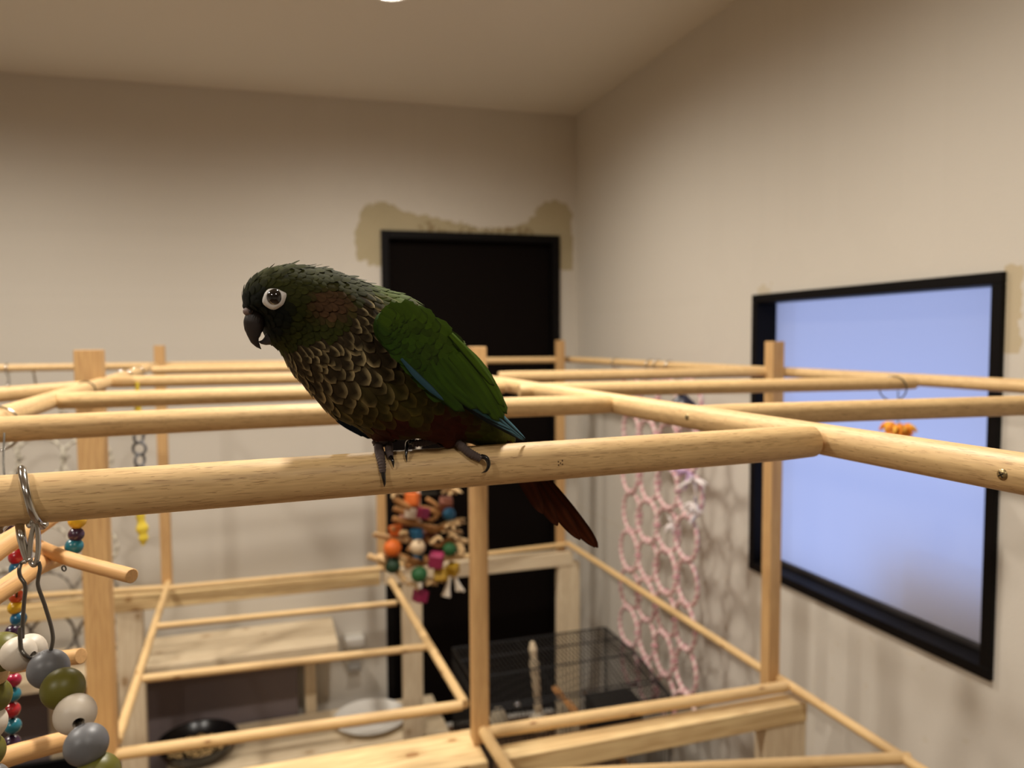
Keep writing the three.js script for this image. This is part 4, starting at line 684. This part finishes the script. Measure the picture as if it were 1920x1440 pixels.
// ---- rope ring nets
const ropeMap = (a, b) => { const t = texture(128, 32, (u, v) => { const k = sstep(0.35, 0.65, 0.5 + 0.5 * Math.sin((u + v) * 2 * Math.PI)) , n = 10 * noise(u * 40, v * 12, 1); return [0, 1, 2].map((i) => lerp(a[i], b[i], k) + n); }); t.repeat.set(16, 1); return t; };
const ropeBump = (() => { const t = texture(128, 32, (u, v) => { const k = 128 + 120 * Math.sin((u + v) * 4 * Math.PI); return [k, k, k]; }, { srgbMap: false }); t.repeat.set(16, 1); return t; })();
function ropeRing(parent, c, R_, r, normal, mat, wob) {
  const g = new THREE.TorusGeometry(R_, r, 10, 48), p = g.attributes.position, uv = g.attributes.uv, ph = rnd() * 6; for (let i = 0; i < p.count; i++) { const a = Math.atan2(p.getY(i), p.getX(i)), k = 1 + wob * Math.sin(2 * a + ph) + wob * 0.5 * Math.sin(3 * a + ph * 2); p.setXYZ(i, p.getX(i) * k, p.getY(i) * k, p.getZ(i) + wob * 0.12 * R_ * 2 * Math.sin(2 * a + ph * 3)); } g.computeVertexNormals();
  const m = part('rope_ring', g, mat, parent); m.position.copy(c); m.quaternion.setFromUnitVectors(V(0, 0, 1), normal); return m;
}
{
  const t = thing('rope_net', 'pink and white twisted rope rings tied into a hanging net by the right wall', 'rope net');
  const mat = std({ map: ropeMap([212, 160, 164], [236, 212, 204]), bumpMap: ropeBump, bumpScale: 0.0014, roughness: 0.85 }), X = 1.060, R_ = 0.0565, zs = [-2.062, -1.952, -1.842, -1.732];
  const white = std({ color: srgb(232, 222, 220), roughness: 0.9 }), mauve = std({ color: srgb(196, 164, 196), roughness: 0.9 }), tie = std({ color: srgb(200, 150, 156), roughness: 0.9 });
  for (let c = 0; c < 4; c++) for (let r = 0; r < 8; r++) {
    const y = 1.372 - r * 0.1215 - (c % 2) * 0.0 + rr(-0.004, 0.004), z = zs[c] + rr(-0.004, 0.004) + 0.004 * Math.sin(r * 0.8);
    ropeRing(t, V(X + 0.003 * ((c + r) % 2 ? 1 : -1), y, z), R_ * rr(0.96, 1.04), 0.0062, V(1, 0, 0.06 * Math.sin(r + c)).normalize(), mat, 0.025).scale.y = 1.075;
    if (r < 7) { const k = part('knot', new THREE.TorusGeometry(0.0075, 0.0035, 8, 14), tie, t); k.position.set(X, y - 0.0607, z); k.rotation.y = Math.PI / 2 * 0; }
    if (c < 3) { const k = part('knot', new THREE.TorusGeometry(0.0075, 0.0035, 8, 14), tie, t); k.position.set(X, y, z + 0.054); k.rotation.x = Math.PI / 2; }
  }
  for (const [x, y] of [[1150, 690], [1214, 694], [1228, 694], [1250, 695]].slice(0)) { const s = atX(x, y, X + 0.004); part('hanger_cord', sweep([s, V(X, 1.432, s.z * 0.5 + 0.5 * zs[Math.min(3, [1150, 1214, 1228, 1250].indexOf(x))])], 0.003, { seg: 8 }), mat, t); }
  const tuft = (px, py, n, L, m) => { const c = atX(px, py, X - 0.012); for (let i = 0; i < n; i++) { const e = V(rr(-0.6, 0.2), rr(-1.1, 0.3), rr(-0.7, 0.7)).normalize().multiplyScalar(L * rr(0.6, 1.1)); part('frayed_tuft', sweep([c.clone(), c.clone().addScaledVector(e, 0.5).add(V(0, 0.004, 0)), c.clone().add(e)], [0.004, 0.0045, 0.0012], { seg: 7 }), m, t); } };
  tuft(1292, 885, 7, 0.05, mauve); tuft(1300, 900, 7, 0.055, white); tuft(1303, 945, 8, 0.05, white); tuft(1305, 965, 5, 0.04, white); tuft(1262, 985, 4, 0.035, white);
}
{
  const t = thing('rope_net', 'beige-grey paper rope rings tied into a net at the far left', 'rope net');
  const mat = std({ map: ropeMap([176, 168, 152], [222, 216, 198]), bumpMap: ropeBump, bumpScale: 0.0012, roughness: 0.9 }), Z = -2.522, ropeShaded = std({ map: ropeMap([104, 98, 92], [150, 142, 132]), bumpMap: ropeBump, bumpScale: 0.001, roughness: 0.9 });  // second, darker rope: shade on the lower rings put into their colour
  const tie = std({ color: srgb(150, 142, 126), roughness: 0.9 });
  for (let c = 0; c < 3; c++) for (let r = 0; r < 6; r++) {
    const p = atZ(-16 + c * 87 + r * 5.5, 780 + r * 83 - c * 1.5 + rr(-3, 3), Z); ropeRing(t, p, 0.0625 * rr(0.97, 1.03), r > 3 ? 0.0042 : 0.0050, V(0.06 * Math.sin(r + c), 0.0, 1).normalize(), r > 3 ? ropeShaded : mat, 0.03);
    if (c < 2) { const k = part('knot', new THREE.TorusGeometry(0.0085, 0.0035, 8, 14), tie, t); k.position.copy(p).add(V(0.066, 0, 0)); k.rotation.x = Math.PI / 2; }
    if (r < 5) { const k = part('knot', new THREE.TorusGeometry(0.0085, 0.0035, 8, 14), tie, t); k.position.copy(p).add(V(0.004, -0.064, 0)); k.rotation.y = Math.PI / 2; }
  }
  for (let c = 0; c < 3; c++) { const p = atZ(-16 + c * 87, 744, Z); part('hanger_cord', sweep([p, V(p.x, YU - 0.012, -2.49), V(p.x, YU + 0.012, -2.48)], 0.003, { seg: 8 }), mat, t); }
}
{ // grey chain with a yellow pendant
  const t = thing('chain_toy', 'grey plastic chain with yellow pieces hanging at the left behind the rails', 'toy'), s = onRail(258, 716, E, 0.0106), d = toD(s.p), m = phys({ color: srgb(92, 92, 96), roughness: 0.4 }), y = phys({ color: srgb(222, 196, 66), roughness: 0.35 });
  const q = (px, py) => atD(px, py, d);
  part('yellow_link', sweep([q(257, 716), q(258, 745), q(259, 772), q(260, 790)], [0.003, 0.0055, 0.006, 0.003], { seg: 12 }), y, t);
  for (let i = 0; i < 6; i++) { const k = part('chain_link', new THREE.TorusGeometry(rpx(11.5, d), rpx(2.6, d), 10, 28), m, t); k.position.copy(q(259.5 + i * 0.9, 797 + i * 22)); k.rotation.y = i % 2 ? 0.95 : -0.25; }
  part('pendant', sweep([q(262, 925), q(262, 950), q(264, 972), q(267, 992), q(269, 1008), q(268, 1022)], [0.0025, 0.006, 0.0075, 0.0095, 0.008, 0.0035], { seg: 16, flat: 0.6, flatDir: V(0.4, 0, 1).normalize(), mod: (a) => 1 + 0.16 * Math.sin(a * 24) }), y, t);
}
function toD(p) { return p.clone().sub(EYE).dot(fw); }
{ // chewing toy of blocks, vine and palm leaf
  const Z = -1.80, q = (px, py, dz = 0) => atZ(px, py, Z + dz), t = thing('chew_toy', 'bunch of coloured blocks, vine twigs and palm knots with white tassels', 'toy'), dd = toD(q(785, 1020));
  const dye = (r, g, b) => std({ color: srgb(r, g, b), roughness: 0.6, map: null }), tan = std({ map: mapPale, color: srgb(225, 205, 175), roughness: 0.8 }), vine = std({ map: mapBirch, color: srgb(190, 160, 130), roughness: 0.8 }), cotton = std({ color: srgb(232, 222, 204), roughness: 0.95 });
  const col = { orange: dye(206, 98, 20), magenta: dye(136, 28, 68), blue: dye(20, 88, 122), green: dye(28, 84, 40), dkgreen: dye(22, 54, 30), yellow: dye(170, 132, 26), wood: dye(196, 172, 138), white: dye(206, 190, 170), brown: dye(110, 56, 32), wine: dye(128, 14, 62) };
  const top = Mrail.a.clone().addScaledVector(Mrail.d, (Z + 0.08 - Mrail.a.z) / Mrail.d.z);
  part('cord', sweep([V(q(785, 925).x, YU + 0.0125, Z), q(785, 850), q(785, 930), q(788, 1000), q(790, 1060), q(788, 1120)], 0.004, { seg: 8 }), cotton, t);
  for (const [x, y, r, c, shape, dz] of [[773, 936, 14, 'orange', 0, 0.02], [772, 961, 12, 'white', 0, 0.02], [792, 962, 12, 'magenta', 0, 0.03], [842, 964, 12, 'blue', 1, 0.03], [742, 994, 11, 'orange', 0, 0.01], [736, 1027, 16, 'orange', 1, 0.04], [781, 1001, 11, 'blue', 0, 0.02], [783, 1026, 14, 'wood', 1, 0.05], [784, 1043, 10, 'blue', 0, 0.02], [843, 1030, 13, 'green', 1, 0.04], [818, 1050, 15, 'magenta', 0, 0.05], [736, 1061, 14, 'dkgreen', 1, 0.03], [786, 1077, 15, 'green', 1, 0.06], [827, 1078, 13, 'yellow', 0, 0.04], [849, 1067, 12, 'yellow', 0, 0.03], [788, 1117, 13, 'wine', 0, 0.03], [836, 946, 14, 'brown', 0, 0.01], [806, 1006, 15, 'brown', 0, -0.02], [760, 975, 12, 'brown', 0, -0.03]]) {
    const R_ = rpx(r, dd); if (shape) bead(t, q(x, y, dz), R_, col[c], V(rr(-1, 1), 1, rr(-1, 1))); else { const b = part('block', box(R_ * 1.75, R_ * 1.75, R_ * 1.75, R_ * 0.25), col[c], t); b.position.copy(q(x, y, dz)); b.rotation.set(rr(-0.3, 0.3), rr(0, 1.5), rr(-0.3, 0.3)); }
  }
  const twig = (pts, r, m = vine) => part('twig', sweep(pts.map(([x, y, z]) => q(x, y, z ?? rr(-0.01, 0.03))), rpx(r, dd), { seg: 9, mod: (a, l) => 1 + 0.12 * fbm(l * 90, r, 2, 2) }), m, t);
  twig([[700, 1002], [732, 1008], [765, 1014]], 5, tan); twig([[738, 953], [760, 962], [790, 985], [832, 992]], 5); twig([[736, 972], [775, 982], [815, 994], [838, 985]], 5.5); twig([[690, 1042], [715, 1052], [742, 1068], [760, 1090]], 6, tan); twig([[700, 1048], [740, 1040], [782, 1052], [800, 1046]], 5); twig([[740, 935], [765, 950], [800, 955], [826, 962]], 6); twig([[752, 1048], [790, 1056], [835, 1044], [870, 1040]], 6, tan); twig([[800, 935], [818, 948], [822, 962], [808, 975], [795, 970]], 4); twig([[760, 1062], [800, 1052], [830, 1060]], 6); twig([[846, 1000], [862, 1012], [876, 1016]], 5, tan); twig([[736, 990], [752, 1004], [772, 1018], [764, 1034]], 4); twig([[800, 1010], [822, 1024], [840, 1012], [856, 1020]], 4);
  const knot = (x, y, r, n) => { const c = q(x, y, 0.03); for (let i = 0; i < n; i++) { const a = rr(0, 6.28), e = V(Math.cos(a), rr(-0.6, 0.6), Math.sin(a)).normalize().multiplyScalar(rpx(r, dd) * rr(0.7, 1.2)); part('palm_strip', sweep([c.clone().addScaledVector(e, -0.4), c.clone().addScaledVector(e, 0.3).add(V(0, rpx(r, dd) * 0.3, 0)), c.clone().add(e)], [rpx(4, dd), rpx(6, dd), rpx(2.5, dd)], { seg: 8, flat: 0.45 }), tan, t); } };
  knot(742, 924, 20, 7); knot(848, 922, 22, 9); knot(850, 985, 22, 9); knot(848, 1004, 20, 7); knot(862, 1028, 18, 6); knot(812, 1094, 18, 6); knot(772, 1098, 15, 5); knot(712, 1048, 14, 4); knot(820, 1012, 14, 5); knot(758, 1000, 13, 4);
  for (const [x0, y0, x1, y1] of [[844, 1078, 836, 1118], [850, 1075, 863, 1108]]) { for (let i = 0; i < 7; i++) { const o = (i - 3) * 2.2; part('tassel_strand', sweep([q(x0, y0, 0.03), q(lerp(x0, x1, 0.6) + o * 0.4, lerp(y0, y1, 0.6), 0.03), q(x1 + o, y1 + rr(-2, 2), 0.03 + rr(-0.006, 0.006))], rpx(2.4, dd), { seg: 7 }), cotton, t); } }
}
renderer.render(scene, camera);
